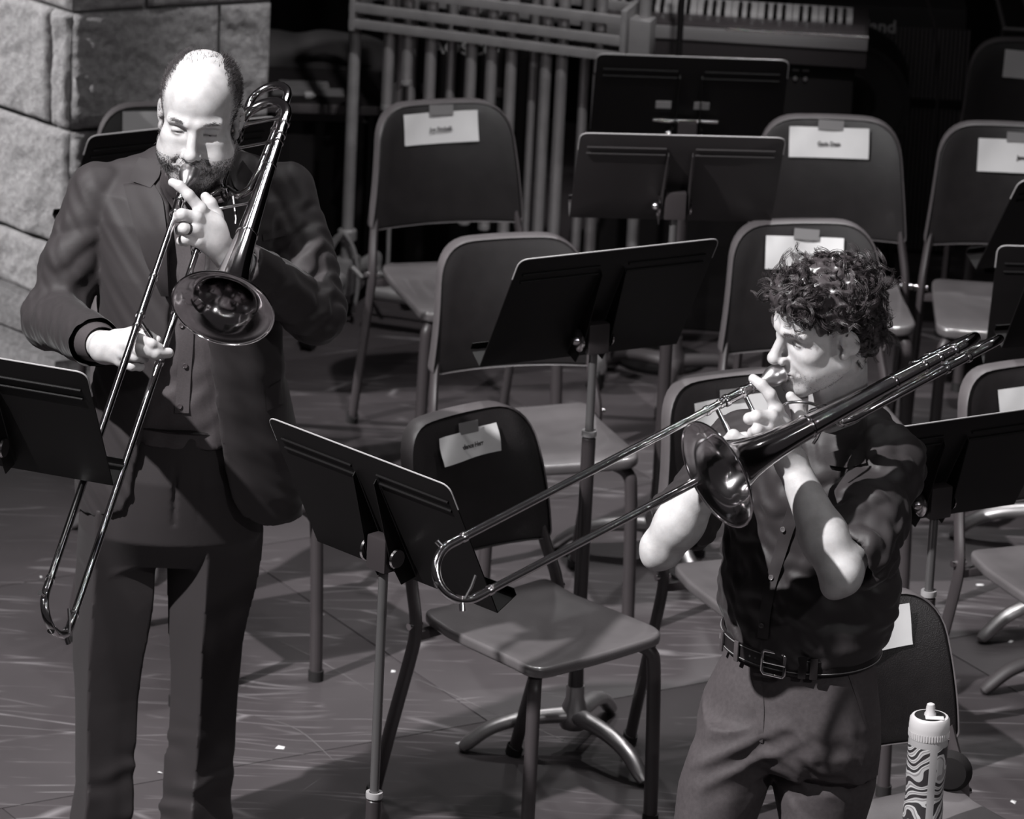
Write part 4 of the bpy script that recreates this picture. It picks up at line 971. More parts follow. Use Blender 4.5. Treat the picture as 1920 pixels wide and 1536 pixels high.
def head_sdf(jawx=0.0, cheek=0.0, eye_in=0.0):
    S = Sdf()
    S.add(ell((0, -0.016, 0.036), (0.0755, 0.098, 0.087)))
    S.add(ell((0, 0.012, 0.05), (0.066, 0.082, 0.066)), 0.03)           # forehead
    S.add(ell((0, 0.028, -0.03), (0.061, 0.062, 0.082)), 0.03)          # face block
    for s_ in (-1, 1):
        S.add(cap((s_ * (0.056 + jawx), -0.002, -0.066), (s_ * 0.024, 0.064, -0.112), 0.019, 0.018), 0.03); S.add(ell((s_ * 0.044, 0.040, -0.066), (0.024 + jawx, 0.034, 0.034)), 0.03)   # jaw
        S.add(ell((s_ * 0.043, 0.058, -0.026), (0.023, 0.02, 0.018)), 0.022)                          # cheekbone
        if cheek: S.add(ell((s_ * 0.038, 0.062, -0.062), (0.024, 0.024, 0.022)), 0.02)
        S.add(cap((s_ * 0.012, 0.0925, 0.018), (s_ * 0.047, 0.074, 0.017), 0.0100, 0.009), 0.014)      # brow ridge
    S.add(ell((0, 0.076, -0.108), (0.023, 0.019, 0.017)), 0.022)        # chin
    S.add(ell((0, 0.083, -0.072), (0.028, 0.018, 0.026)), 0.02)         # muzzle
    for s_ in (-1, 1): S.sub(ell((s_ * 0.0325, 0.102, -0.002), (0.021, 0.024, 0.0145)), 0.012)         # sockets
    S.add(cap((0, 0.088, 0.010), (0, 0.114, -0.036), 0.0085, 0.0115), 0.010)
    S.add(ell((0, 0.116, -0.041), (0.0125, 0.0115, 0.0105)), 0.008)
    for s_ in (-1, 1):
        S.add(ell((s_ * 0.0145, 0.102, -0.045), (0.0085, 0.011, 0.0085)), 0.006)
        S.sub(ell((s_ * 0.0075, 0.108, -0.0535), (0.004, 0.006, 0.003)), 0.003)
        # eyeball with lids: two shells, a slit left open
        c = (s_ * 0.0325, 0.0715 - eye_in, -0.004)
        S.add(ell(c, (0.0152, 0.0142, 0.0128)), 0.004)
        S.sub(cap((c[0] - 0.0125, c[1] + 0.0135, -0.006), (c[0] + 0.0125, c[1] + 0.0125, -0.007), 0.0024), 0.002)
        S.sub(cap((c[0] - 0.013, c[1] + 0.0155, 0.0045), (c[0] + 0.014, c[1] + 0.012, 0.004), 0.0012), 0.003)
        S.sub(cap((s_ * 0.020, 0.1005, -0.046), (s_ * 0.034, 0.086, -0.070), 0.003), 0.008)              # smile fold
    S.add(cap((-0.021, 0.0885, -0.0735), (0.021, 0.0885, -0.0735), 0.0055), 0.006); S.add(ell((0, 0.0985, -0.0715), (0.015, 0.005, 0.005)), 0.006)
    S.add(ell((0, 0.0975, -0.0825), (0.016, 0.0065, 0.0058)), 0.006)
    S.sub(cap((-0.026, 0.0945, -0.0768), (0.026, 0.0945, -0.0768), 0.0016), 0.003)
    S.sub(ell((0, 0.098, -0.0925), (0.014, 0.008, 0.005)), 0.008)
    for s_ in (-1, 1):   # ears
        rot = np.array(Matrix.Rotation(R(-14), 3, 'X') @ Matrix.Rotation(R(s_ * 22), 3, 'Z'))
        S.add(ell((s_ * 0.0785, -0.012, -0.010), (0.0075, 0.0185, 0.0315), rot), 0.005)
        S.sub(ell((s_ * 0.0865, -0.008, -0.006), (0.005, 0.0105, 0.018), rot), 0.004)
        S.add(ell((s_ * 0.0765, -0.001, -0.036), (0.006, 0.009, 0.010)), 0.006)
        S.add(ell((s_ * 0.0775, 0.003, -0.010), (0.004, 0.004, 0.007)), 0.004)
    return S
def lash_and_slit_shade(lh):  # dark lashes together with lid-slit shade put into the skin colour
    o = np.zeros(len(lh))
    for s_ in (-1, 1):
        x = (lh[:, 0] - s_ * 0.0325) / 0.0135; z = (lh[:, 2] + 0.0062 - 0.0015 * (1 - x * x)) / 0.0026
        o = np.maximum(o, 0.95 * np.exp(-z * z) * (np.abs(x) < 1) * (lh[:, 1] > 0.07))
    return o
def to_world(V, O, fr, sc=1.0): return O + (V * sc) @ np.stack(fr, 0)
def hair_tubes(name, strands, r0_, M_, parent, n=3, taper=0.35):
    """many thin tapering tubes as one mesh; strands: list of (k,3) arrays"""
    Vs, Qs, k0 = [], [], 0
    ang_ = np.linspace(0, 2 * math.pi, n, endpoint=False)
    for S_ in strands:
        S_ = np.asarray(S_); k = len(S_); T = np.gradient(S_, axis=0); T /= np.linalg.norm(T, axis=1)[:, None] + 1e-12
        a = np.cross(T, (0.3, 0.5, 0.81)); a /= np.linalg.norm(a, axis=1)[:, None] + 1e-12; b = np.cross(T, a)
        rr = r0_ * (1 - (1 - taper) * np.linspace(0, 1, k))
        ring = S_[:, None, :] + rr[:, None, None] * (np.cos(ang_)[None, :, None] * a[:, None, :] + np.sin(ang_)[None, :, None] * b[:, None, :])
        Vs.append(ring.reshape(-1, 3)); i = np.arange(k - 1)[:, None] * n; j = np.arange(n)[None]
        q = np.stack([i + j, i + (j + 1) % n, i + n + (j + 1) % n, i + n + j], -1).reshape(-1, 4) + k0; Qs.append(q); k0 += k * n
    o = np_mesh(name, np.concatenate(Vs), np.concatenate(Qs), M_, parent); return o
def surf_points(V, Q, f, count, seed):
    """random points with normals on quads chosen by weight f(centres)"""
    r_ = np.random.default_rng(seed); c = V[Q].mean(1); n_ = np.cross(V[Q[:, 1]] - V[Q[:, 0]], V[Q[:, 3]] - V[Q[:, 0]]); ar = np.linalg.norm(n_, axis=1); nn = n_ / (ar[:, None] + 1e-12)
    w_ = f(c, nn) * ar; i = r_.choice(len(Q), count, p=w_ / w_.sum()); t = r_.uniform(0, 1, (count, 2, 1))
    q = V[Q[i]]; p = (q[:, 0] * (1 - t[:, 0]) + q[:, 1] * t[:, 0]) * (1 - t[:, 1]) + (q[:, 3] * (1 - t[:, 0]) + q[:, 2] * t[:, 0]) * t[:, 1]
    return p, nn[i], r_
def join_parts(parts):
    Vs, Qs, k = [], [], 0
    for V, Q in parts: Vs.append(V); Qs.append(Q + k); k += len(V)
    return np.concatenate(Vs), np.concatenate(Qs)
def sdf_part(S, h, pad=0.02, pts=None, lo=None, hi=None):
    if pts is not None: pts = np.array(pts); lo = pts.min(0) - pad; hi = pts.max(0) + pad
    return polygonize(S, lo, hi, h)
def strip_on(bvh, A, B_, n=24, m_=6, off=0.004, thick=0.003, name='strip', M_=None, parent=None, lift=0.0):
    """cloth strip between two pixel polylines laid on a surface; real thickness"""
    def samp(L_, k):
        L_ = np.array(L_, float); d = np.concatenate([[0], np.cumsum(np.linalg.norm(np.diff(L_, axis=0), axis=1))]); t = np.linspace(0, d[-1], k); return np.stack([np.interp(t, d, L_[:, 0]), np.interp(t, d, L_[:, 1])], 1)
    a, b = samp(A, n), samp(B_, n); G = np.full((n, m_, 3), np.nan); 
    for i in range(n):
        for j in range(m_):
            p = a[i] + (b[i] - a[i]) * j / (m_ - 1); h_ = hit(bvh, p[0], p[1], off + lift * (1 - j / (m_ - 1)) ** 1.5)
            if h_: G[i, j] = h_[0]
    dep = np.nanmedian(((G - cC) @ cF))
    for i in range(n):
        for j in range(m_):
            d = (G[i, j] - cC) @ cF
            if not (abs(d - dep) < 0.25):
                p = a[i] + (b[i] - a[i]) * j / (m_ - 1); G[i, j] = PD(p[0], p[1], dep)
    for _ in range(2):
        g = G.copy(); g[1:-1] = 0.5 * G[1:-1] + 0.25 * (G[2:] + G[:-2]); G = g
    vd = -cF; V = G.reshape(-1, 3); W = V - vd * thick; k = len(V); F = []
    for i in range(n - 1):
        for j in range(m_ - 1):
            q = i * m_ + j; F += [(q, q + 1, q + m_ + 1, q + m_), (k + q, k + q + m_, k + q + m_ + 1, k + q + 1)]
    for i in range(n - 1):
        for j, s_ in ((0, 1), (m_ - 1, -1)):
            q = i * m_ + j; F.append((q, q + m_, k + q + m_, k + q) if s_ > 0 else (q, k + q, k + q + m_, q + m_))
    for j in range(m_ - 1):
        for i in (0, n - 1): q = i * m_ + j; F.append((q, q + 1, k + q + 1, k + q))
    return MB().add(np.concatenate([V, W]), F).build(name, M_, parent, angle=50)
def button_on(bvh, px, py, r_, M_, parent, off=0.003, name='button'):
    h_ = hit(bvh, px, py, off)
    if not h_: return
    n_ = h_[1] if h_[1] @ cF < 0 else -h_[1]; n_ = n_ * 0.5 - cF * 0.5
    MB().lathe([(0, r_), (0.0015, r_), (0.0022, r_ * 0.85), (0.0016, r_ * 0.6), (0.0016, 0.0002)], h_[0], n_, 14).build(name, M_, parent)

# ------------------------------------------------------------------ the bearded man in the suit
M_suit = mat('charcoal suit wool', 0.027, 0.62, spec=0.3, bump=0.15, bump_scale=900, sheen=0.06)
M_lapel = mat('suit lapel wool', 0.028, 0.6, spec=0.3, bump=0.12, bump_scale=900, sheen=0.06)
M_shirtL = mat('dark grey shirt', 0.060, 0.6, spec=0.3, noise_amt=0.1, noise_scale=300)
M_button = mat('black button', 0.05, 0.2, spec=0.7); M_shoe = mat('black leather', 0.012, 0.25, spec=0.6)
def man_in_suit():
    root = thing('person', 'bald bearded man in a dark open suit standing and playing a trombone', 'person', (-0.66, 11.44, 0))
    inv = Vector((-0.66, 11.44, 0))
    def put(o): o.location = -inv; return o
    fr = frame(4, 9, 3); O = ML - (fr[1] * 0.100 + fr[2] * -0.0765)
    H = head_sdf(0.007, 1)
    Vh, Qh = sdf_part(H, 0.0022, lo=(-0.10, -0.13, -0.14), hi=(0.10, 0.14, 0.14))
    parts = [(to_world(Vh, O, fr), Qh)]
    nb = aty(362, 372, 11.42)
    N_ = Sdf(); N_.add(cap(O + fr[1] * -0.02 + fr[2] * -0.05, nb, 0.055, 0.06)); N_.add(ell(nb + np.array([0, 0.02, -0.06]), (0.16, 0.08, 0.07)), 0.04)
    # hidden core so that the body is one figure
    for (x, y, z0_, z1_, r_) in ((-0.66, 11.44, 0.9, 1.42, 0.11), (float(aty(213, 1250, 11.43)[0]), 11.44, 0.1, 0.9, 0.04), (float(aty(392, 1250, 11.43)[0]), 11.44, 0.1, 0.9, 0.04)): N_.add(cap((x, y, z0_), (x, y, z1_), r_), 0.04)
    dM = depth(ML)
    shR, elR, wrR = aty(180, 372, 11.44), aty(100, 596, 11.37), PD(200, 651, dM - 0.20)
    shL, elL, wrL = aty(535, 372, 11.46), aty(594, 586, 11.33), PD(432, 480, dM - 0.005)
    chain(N_, [shR, elR, wrR], [0.045, 0.04, 0.028], 0.02); chain(N_, [shL, elL, wrL], [0.045, 0.04, 0.028], 0.02)
    parts.append(sdf_part(N_, 0.008, lo=(-1.2, 11.0, 0.05), hi=(-0.2, 11.75, 1.75)))
    def Q_(px, py, d): return PD(px, py, dM + d)
    # left hand (image right) on the trombone
    S = Sdf(); w_ = Q_(430, 482, -0.012); S.add(cap(w_ + (wrL - w_) * 1.0 + (elL - wrL) * 0.25, w_, 0.03, 0.027))
    mc = [Q_(376, 392, -0.078), Q_(368, 408, -0.092), Q_(366, 430, -0.088), Q_(371, 452, -0.072)]
    for q, r_ in zip(mc, (0.0125, 0.013, 0.0125, 0.0115)): S.add(cap(w_, q, 0.022, r_), 0.016)
    S.add(ell(Q_(398, 432, -0.055), (0.03, 0.02, 0.035)), 0.02)
    chain(S, [mc[0], Q_(354, 366, -0.092), Q_(337, 349, -0.090), Q_(323, 342, -0.074)], [0.0125, 0.0108, 0.0100, 0.0085], 0.005)
    chain(S, [mc[1], Q_(341, 402, -0.112), Q_(332, 407, -0.085), Q_(342, 411, -0.05)], [0.013, 0.0115, 0.0105, 0.009], 0.004)
    chain(S, [mc[2], Q_(345, 428, -0.106), Q_(337, 432, -0.08), Q_(347, 435, -0.05)], [0.0125, 0.0108, 0.0098, 0.0085], 0.004)
    chain(S, [mc[3], Q_(348, 449, -0.09), Q_(340, 452, -0.068), Q_(349, 455, -0.042)], [0.0115, 0.0098, 0.0092, 0.008], 0.004)
    chain(S, [Q_(412, 436, -0.035), Q_(404, 404, -0.03), Q_(394, 382, -0.035), Q_(385, 369, -0.036)], [0.017, 0.0135, 0.0115, 0.0095], 0.01)
    for q in mc: S.add(ell(q + cF * -0.006, (0.011, 0.009, 0.011)), 0.008)
    parts.append(sdf_part(S, 0.0018, lo=np.array(Q_(375, 420, -0.05)) - 0.16, hi=np.array(Q_(375, 420, -0.05)) + 0.16))
    # right hand (image left) on the slide brace
    S = Sdf(); w_ = Q_(198, 652, -0.205); S.add(cap(w_ + (elR - wrR) * 0.25, w_, 0.031, 0.028))
    mc = [Q_(240, 629, -0.262), Q_(236, 645, -0.275), Q_(231, 662, -0.270), Q_(226, 677, -0.255)]
    for q, r_ in zip(mc, (0.0125, 0.013, 0.0125, 0.0115)): S.add(cap(w_, q, 0.024, r_), 0.016)
    chain(S, [mc[0], Q_(264, 638, -0.282), Q_(283, 646, -0.282), Q_(298, 653, -0.27)], [0.0128, 0.0118, 0.0112, 0.0102], 0.004)
    chain(S, [mc[1], Q_(262, 657, -0.290), Q_(290, 664, -0.278), Q_(316, 662, -0.256)], [0.0128, 0.0115, 0.011, 0.0102], 0.004)
    chain(S, [mc[2], Q_(255, 668, -0.280), Q_(270, 671, -0.255), Q_(262, 668, -0.235)], [0.0122, 0.0108, 0.0098, 0.0085], 0.004)
    chain(S, [mc[3], Q_(247, 686, -0.262), Q_(262, 687, -0.24), Q_(256, 683, -0.222)], [0.0112, 0.0098, 0.009, 0.008], 0.004)
    chain(S, [Q_(220, 634, -0.225), Q_(252, 626, -0.225), Q_(276, 632, -0.236), Q_(294, 638, -0.24)], [0.018, 0.0135, 0.0115, 0.0095], 0.01)
    parts.append(sdf_part(S, 0.0018, lo=np.array(Q_(255, 650, -0.25)) - 0.14, hi=np.array(Q_(255, 650, -0.25)) + 0.14))
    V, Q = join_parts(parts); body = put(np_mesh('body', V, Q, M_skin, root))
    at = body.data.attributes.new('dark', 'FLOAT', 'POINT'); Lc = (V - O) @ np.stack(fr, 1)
    dk = np.zeros(len(V)); n_h = len(Vh); lh = Lc[:n_h]
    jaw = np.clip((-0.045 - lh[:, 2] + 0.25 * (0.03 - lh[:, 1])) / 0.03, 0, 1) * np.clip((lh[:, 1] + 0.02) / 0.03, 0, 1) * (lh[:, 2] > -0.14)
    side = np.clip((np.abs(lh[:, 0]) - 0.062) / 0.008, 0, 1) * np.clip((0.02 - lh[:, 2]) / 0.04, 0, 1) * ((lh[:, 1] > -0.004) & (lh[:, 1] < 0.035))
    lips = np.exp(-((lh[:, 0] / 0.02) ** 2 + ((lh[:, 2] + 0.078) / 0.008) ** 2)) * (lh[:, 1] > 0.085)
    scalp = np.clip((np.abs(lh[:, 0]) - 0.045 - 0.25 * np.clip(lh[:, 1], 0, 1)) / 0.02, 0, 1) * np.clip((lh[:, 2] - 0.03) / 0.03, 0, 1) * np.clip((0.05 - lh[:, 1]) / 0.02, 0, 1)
    lash = lash_and_slit_shade(lh)
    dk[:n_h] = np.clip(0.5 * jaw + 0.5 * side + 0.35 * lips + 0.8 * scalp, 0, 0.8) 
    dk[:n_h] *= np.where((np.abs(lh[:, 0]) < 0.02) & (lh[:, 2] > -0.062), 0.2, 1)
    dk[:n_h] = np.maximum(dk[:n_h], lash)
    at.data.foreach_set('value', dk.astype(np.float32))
    for s_ in (-1, 1):
        e_ = MB().lathe([(q, math.sqrt(max(0, 0.0122 ** 2 - q * q))) for q in np.linspace(-0.0122, 0.0122, 12)], to_world(np.array([s_ * 0.0325, 0.0715, -0.004]), O, fr), fr[1], 16).build('eye', M_eye, root); put(e_)
    # hair at the sides, beard, brows
    hv, hq = to_world(Vh, O, fr), Qh
    def local(c): return (c - O) @ np.stack(fr, 1)
    def whair(c, n_):
        l = local(c); x, y, z = np.abs(l[:, 0]), l[:, 1], l[:, 2]
        sidew = (z > 0.0) & (x > 0.040 + 0.35 * np.clip(y, -0.02, 0.1)) & (y < 0.045) & (y > -0.12) & (z < 0.115)
        sb = (x > 0.063) & (z > -0.05) & (z <= 0.02) & (y > 0.004) & (y < 0.026); ear_ = (x > 0.0815)
        top = (z > 0.09) & (y < 0.03) & (y > -0.06)
        return (sidew * 1.0 + sb * 0.8 + top * 0.05) * (~ear_)
    p, n_, r_ = surf_points(hv, hq, whair, 8000, 3); st = []
    for i in range(len(p)):
        l = local(p[i][None])[0]; back = -fr[1] * 0.9 + fr[2] * 0.25 + fr[0] * np.sign(l[0]) * 0.2; L_ = r_.uniform(0.008, 0.015)
        d0 = n_[i] * 0.18 + back + r_.normal(size=3) * 0.22; d0 /= np.linalg.norm(d0)
        st.append(np.stack([p[i], p[i] + d0 * L_ * 0.5 + n_[i] * 0.001, p[i] + d0 * L_ - n_[i] * 0.0015]))
    put(hair_tubes('hair', st, 0.0006, M_hairL, root)).__setitem__('kind', 'stuff')
    def wbeard(c, n_):
        l = local(c); x, y, z = np.abs(l[:, 0]), l[:, 1], l[:, 2]
        w_ = ((z < -0.058 - 0.2 * np.clip(0.075 - y, 0, 1) + 0.42 * np.clip(0.05 - y, 0, 0.08)) & (y > -0.005) & (z > -0.145)) | ((z < -0.050) & (z > -0.066) & (x < 0.035) & (y > 0.07))
        return w_ * (1 - 0.95 * ((x < 0.022) & (np.abs(z + 0.078) < 0.010) & (y > 0.085))) * 1.0
    p, n_, r_ = surf_points(hv, hq, wbeard, 7500, 5); st = []
    for i in range(len(p)):
        d0 = n_[i] * 0.6 - fr[2] * 0.8 + r_.normal(size=3) * 0.3; d0 /= np.linalg.norm(d0); L_ = r_.uniform(0.004, 0.0105)
        st.append(np.stack([p[i] - n_[i] * 0.0005, p[i] + d0 * L_ * 0.6, p[i] + d0 * L_ - fr[2] * 0.001]))
    put(hair_tubes('beard', st, 0.0005, M_beard, root)).__setitem__('kind', 'stuff')
    st = []; r_ = np.random.default_rng(9)
    for s_ in (-1, 1):
        for i in range(110):
            t = r_.uniform(); q = np.array([s_ * (0.014 + 0.034 * t), 0.1005 - 0.020 * t * t - 0.002, 0.018 + 0.006 * math.sin(t * 2.6) + r_.normal() * 0.0018])
            d0 = np.array([s_ * 0.9, 0.1, 0.35 - 0.6 * t]) * 0.007; st.append(to_world(np.stack([q, q + d0 * 0.5 + [0, 0.001, 0], q + d0]), O, fr))
    put(hair_tubes('eyebrows', st, 0.0005, M_beard, root)).__setitem__('kind', 'stuff')
    # ---------------- shirt
    def key(l, r_, py, Y, ry, g=0.0): a, b = aty(l, py, Y), aty(r_, py, Y); return ((a[0] + b[0]) / 2, Y, (a[2] + b[2]) / 2, abs(b[0] - a[0]) / 2 + g, ry + g)
    TK = [(300, 440, 292, 11.455, .06), (262, 470, 312, 11.46, .085), (205, 515, 330, 11.46, .105), (168, 550, 352, 11.455, .12), (172, 548, 400, 11.44, .135), (178, 540, 500, 11.42, .145), (184, 530, 600, 11.41, .152), (178, 532, 700, 11.41, .158), (160, 552, 800, 11.42, .16), (142, 566, 900, 11.43, .16), (136, 560, 1000, 11.44, .155)]
    S = Sdf(); S.add(loft([key(*q, g=-0.022) for q in TK[:9]])); S.add(cap(O + fr[1] * -0.01 + fr[2] * -0.095, nb, 0.060, 0.07), 0.02)
    S.disp(ridges((8, 0, 55), 0.0035, 2, 1.2)); S.disp(ridges((60, 20, 20), 0.003, 4, 1.0))
    V, Q = sdf_part(S, 0.005, lo=(-1.0, 11.1, 0.85), hi=(-0.35, 11.7, 1.68)); shirt = put(np_mesh('shirt', V, Q, M_shirtL, root))
    bs = BVHTree.FromPolygons(V.tolist(), Q.tolist())
    put(strip_on(bs, [(322, 400), (336, 520), (338, 640), (332, 700), (328, 775)], [(352, 400), (362, 520), (363, 640), (358, 700), (354, 775)], 30, 4, 0.004, 0.004, 'placket', M_shirtL, shirt)).location = (0, 0, 0)
    for px, py in ((349, 540), (347, 686), (337, 762), (340, 610)): button_on(bs, px, py, 0.0055, M_button, shirt, 0.0055)
    put(strip_on(bs, [(299, 296), (302, 325), (313, 362), (322, 372)], [(318, 338), (326, 350), (338, 360), (342, 366)], 10, 4, 0.010, 0.004, 'collar', M_shirtL, shirt)).location = (0, 0, 0)
    put(strip_on(bs, [(420, 340), (405, 360), (385, 378)], [(440, 352), (425, 380), (392, 396)], 10, 4, 0.010, 0.004, 'collar', M_shirtL, shirt)).location = (0, 0, 0)
    # ---------------- jacket
    J = Sdf(); J.add(loft([key(*q) for q in TK])); 
    J.add(cap(aty(157, 349, 11.46), aty(300, 318, 11.47), 0.028, 0.045), 0.03); J.add(cap(aty(556, 346, 11.47), aty(425, 318, 11.48), 0.028, 0.045), 0.03)
    wR2 = wrR + (elR - wrR) * 0.12; wL2 = wrL + (elL - wrL) * 0.16
    sl = Sdf(); sl.add(cap(shR + np.array([0.006, 0, 0.012]), shR + (elR - shR) * 0.55, 0.060, 0.060)); sl.add(cap(shR + (elR - shR) * 0.55, elR, 0.058, 0.057), 0.03); sl.add(cap(elR, wR2, 0.059, 0.048), 0.025)
    ax = (elR - shR) / np.linalg.norm(elR - shR); sl.disp(ridges(ax * 62 + np.array([45, 0, 0]), 0.009, 12, 1.3, 1.5, near(elR + np.array([0.03, 0, 0.08]), 0.05, 0.17)))
    sl.disp(ridges(np.array([40, 10, 35]), 0.0022, 13, 1.2, 1.4))
    sl2 = Sdf(); sl2.add(cap(shL + np.array([-0.006, 0, 0.012]), shL + (elL - shL) * 0.55, 0.062, 0.062)); sl2.add(cap(shL + (elL - shL) * 0.55, elL, 0.060, 0.058), 0.03); sl2.add(cap(elL, wL2, 0.059, 0.046), 0.025)
    sl2.disp(ridges(np.array([-50, 0, 54]), 0.010, 18, 1.2, 1.5, near(elL + np.array([-0.03, 0, 0.06]), 0.09, 0.22))); sl2.disp(ridges(np.array([45, 10, 25]), 0.0022, 19, 1.2, 1.4))
    J.add(sl, 0.009); J.add(sl2, 0.009)
    # open front, neckline and hollow cuffs
    zs = []; xl = []; xr = []
    for py, a, b in ((300, 318, 420), (345, 316, 408), (400, 312, 392), (480, 312, 385), (560, 318, 388), (640, 312, 396), (720, 296, 406), (800, 268, 414), (870, 252, 421), (930, 243, 432), (965, 225, 452), (1005, 150, 520)):
        qa, qb = aty(a, py, 11.29), aty(b, py, 11.29); zs.append((qa[2] + qb[2]) / 2); xl.append(qa[0]); xr.append(qb[0])
    zs, xl, xr = zs[::-1], xl[::-1], xr[::-1]
    def opening(P):
        z = P[:, 2]; a = np.interp(z, zs, xl); b = np.interp(z, zs, xr)
        return np.maximum(np.maximum(a - P[:, 0], P[:, 0] - b), P[:, 1] - 11.40).astype(F32)
    J.sub(opening, 0.006)
    J.sub(cap(O + fr[2] * -0.06, nb + np.array([0, -0.03, 0.02]), 0.062, 0.066), 0.01)
    zh = aty(350, 985, 11.30)[2]; J.isect(lambda P: (zh - P[:, 2] + 0.10 * np.clip(P[:, 1] - 11.30, 0, 0.3) * -1).astype(F32))
    J.disp(ridges((55, 0, 22), 0.0035, 23, 1.3)); J.disp(ridges((14, 6, 10), 0.006, 29, 0.8, 1.0))
    for w2, w3, el in ((wR2, wrR, elR), (wL2, wrL, elL)):
        a_ = (w3 - el) / np.linalg.norm(w3 - el); J.sub(cap(w2 - a_ * 0.010, w2 + a_ * 0.12, 0.0365 if el is elR else 0.034), 0.003)
        J.isect(lambda P, w2=w2, a_=a_: np.where(np.sqrt(((P - w2.astype(F32)) ** 2).sum(1)) < 0.09, ((P - w2.astype(F32)) @ a_.astype(F32)) - 0.012, -1).astype(F32))
    # breast pocket welt, side pocket flap and darts as shallow grooves
    V, Q = sdf_part(J, 0.0045, lo=(-1.10, 10.95, 0.66), hi=(-0.30, 11.75, 1.68)); jk = put(np_mesh('jacket', V, Q, M_suit, root))
    bj = BVHTree.FromPolygons(V.tolist(), Q.tolist())
    def part(A, B_, nm, n=24, m_=6, off=0.005, th=0.004, M_=M_lapel): o = strip_on(bj, A, B_, n, m_, off, th, nm, M_, jk, 0.022 if nm in ('lapel', 'collar') else 0.0); return o
    # lapels (image left and right): collar piece with its notch, then the long lapel
    part([(262, 292), (250, 318), (243, 338)], [(302, 300), (300, 330), (282, 352)], 'collar', 12, 5, 0.008, 0.005)
    part([(231, 345), (240, 380), (253, 430), (272, 490), (302, 556)], [(284, 338), (305, 372), (312, 430), (313, 490), (316, 556)], 'lapel', 30, 8, 0.006, 0.005)
    part([(455, 300), (470, 320), (486, 340)], [(432, 330), (440, 352), (455, 362)], 'collar', 12, 5, 0.008, 0.005)
    part([(500, 345), (490, 385), (470, 440), (440, 500), (405, 560)], [(448, 358), (430, 372), (408, 420), (394, 490), (390, 560)], 'lapel', 30, 8, 0.006, 0.005)
    part([(497, 733), (512, 722), (528, 712)], [(500, 772), (514, 764), (531, 756)], 'pocket_flap', 12, 5, 0.004, 0.004, M_suit)
    part([(128, 770), (150, 762), (172, 758)], [(146, 788), (160, 790), (176, 786)], 'pocket_flap', 10, 4, 0.004, 0.004, M_suit)
    part([(492, 440), (520, 432), (536, 429)], [(494, 452), (518, 446), (538, 442)], 'breast_pocket', 10, 3, 0.004, 0.003, M_suit)
    for i in range(4): button_on(bj, 133 + i * 7, 694 + i * 3.5, 0.0055, M_button, jk, 0.004, 'cuff_button')
    # shirt cuff at the right wrist
    a_ = (wrR - elR) / np.linalg.norm(wrR - elR)
    put(MB().tube([wR2 + a_ * -0.07, wR2 + a_ * 0.022], [0.044, 0.0352], 28, cap=False).build('shirt_cuff', M_shirtL, root)); put(MB().tube([wR2 + a_ * 0.022, wR2 + a_ * -0.012], [0.0338, 0.0348], 28, cap=False).build('shirt_cuff', M_shirtL, root))
    al = (wrL - elL) / np.linalg.norm(wrL - elL)
    tw = wrL + al * -0.004
    put(MB().lathe([(-0.006, 0.029), (-0.006, 0.0325), (0.006, 0.0325), (0.006, 0.029)], tw, al, 28).build('wrist_watch', M_chrome, root))
    # ring
    q0, q1 = Q_(345, 428, -0.106), Q_(366, 430, -0.088); rdir = (q1 - q0) / np.linalg.norm(q1 - q0)
    put(MB().lathe([(-0.003, 0.0112), (-0.003, 0.0122), (0.003, 0.0122), (0.003, 0.0112)], q0 + (q1 - q0) * 0.35, rdir, 20).build('finger_ring', M_ink, root))
    # ---------------- trousers
    T = Sdf(); T.add(loft([key(*q) for q in ((222, 470, 765, 11.42, .135), (205, 478, 800, 11.42, .14), (180, 488, 870, 11.42, .145), (158, 492, 940, 11.43, .14), (150, 492, 985, 11.43, .13), (170, 470, 1040, 11.44, .09))]))
    lr = [(152, 308, 930, .115), (138, 304, 1010, .108), (130, 298, 1100, .100), (128, 284, 1200, .094), (131, 266, 1300, .088), (135, 258, 1400, .083), (136, 255, 1480, .082), (126, 250, 1536, .085), (120, 248, 1580, .09), (118, 248, 1640, .09)]
    ll = [(302, 492, 930, .115), (306, 494, 1010, .108), (311, 480, 1100, .100), (317, 458, 1200, .094), (318, 448, 1300, .088), (312, 443, 1400, .083), (302, 438, 1480, .082), (298, 435, 1536, .085), (294, 434, 1580, .09), (292, 436, 1640, .09)]
    def leg(keys, yaw): return loft([(lambda k_: (k_[0], k_[1], max(k_[2], 0.03 + 0.001 * i_), k_[3], k_[4]))(key(a, b, py, 11.43, ry)) for i_, (a, b, py, ry) in enumerate(keys)], yaw, 1.02)
    k1 = [q for q in lr if key(q[0], q[1], q[2], 11.43, q[3])[2] > 0.03]; k2 = [q for q in ll if key(q[0], q[1], q[2], 11.43, q[3])[2] > 0.03]
    T.add(leg(k1, R(-22)), 0.03); T.add(leg(k2, R(-3)), 0.012)
    T.disp(ridges((30, 10, 12), 0.004, 31, 1.2)); T.disp(ridges((6, 0, 75), 0.010, 37, 0.8, 2.0, near(aty(330, 1540, 11.35), 0.05, 0.24)))
    for px in (330, 376): T.sub(cap(aty(px, 850, 11.27), aty(px - 4, 985, 11.29), 0.004), 0.006)
    V, Q = sdf_part(T, 0.0045, lo=(-1.0, 11.15, 0.02), hi=(-0.3, 11.72, 1.1)); tr = put(np_mesh('trousers', V, Q, M_suit, root))
    bt = BVHTree.FromPolygons(V.tolist(), Q.tolist())
    o = strip_on(bt, [(225, 772), (330, 781), (420, 786), (462, 780)], [(225, 800), (330, 812), (420, 818), (462, 810)], 30, 3, 0.012, 0.005, 'belt', M_shoe, tr)
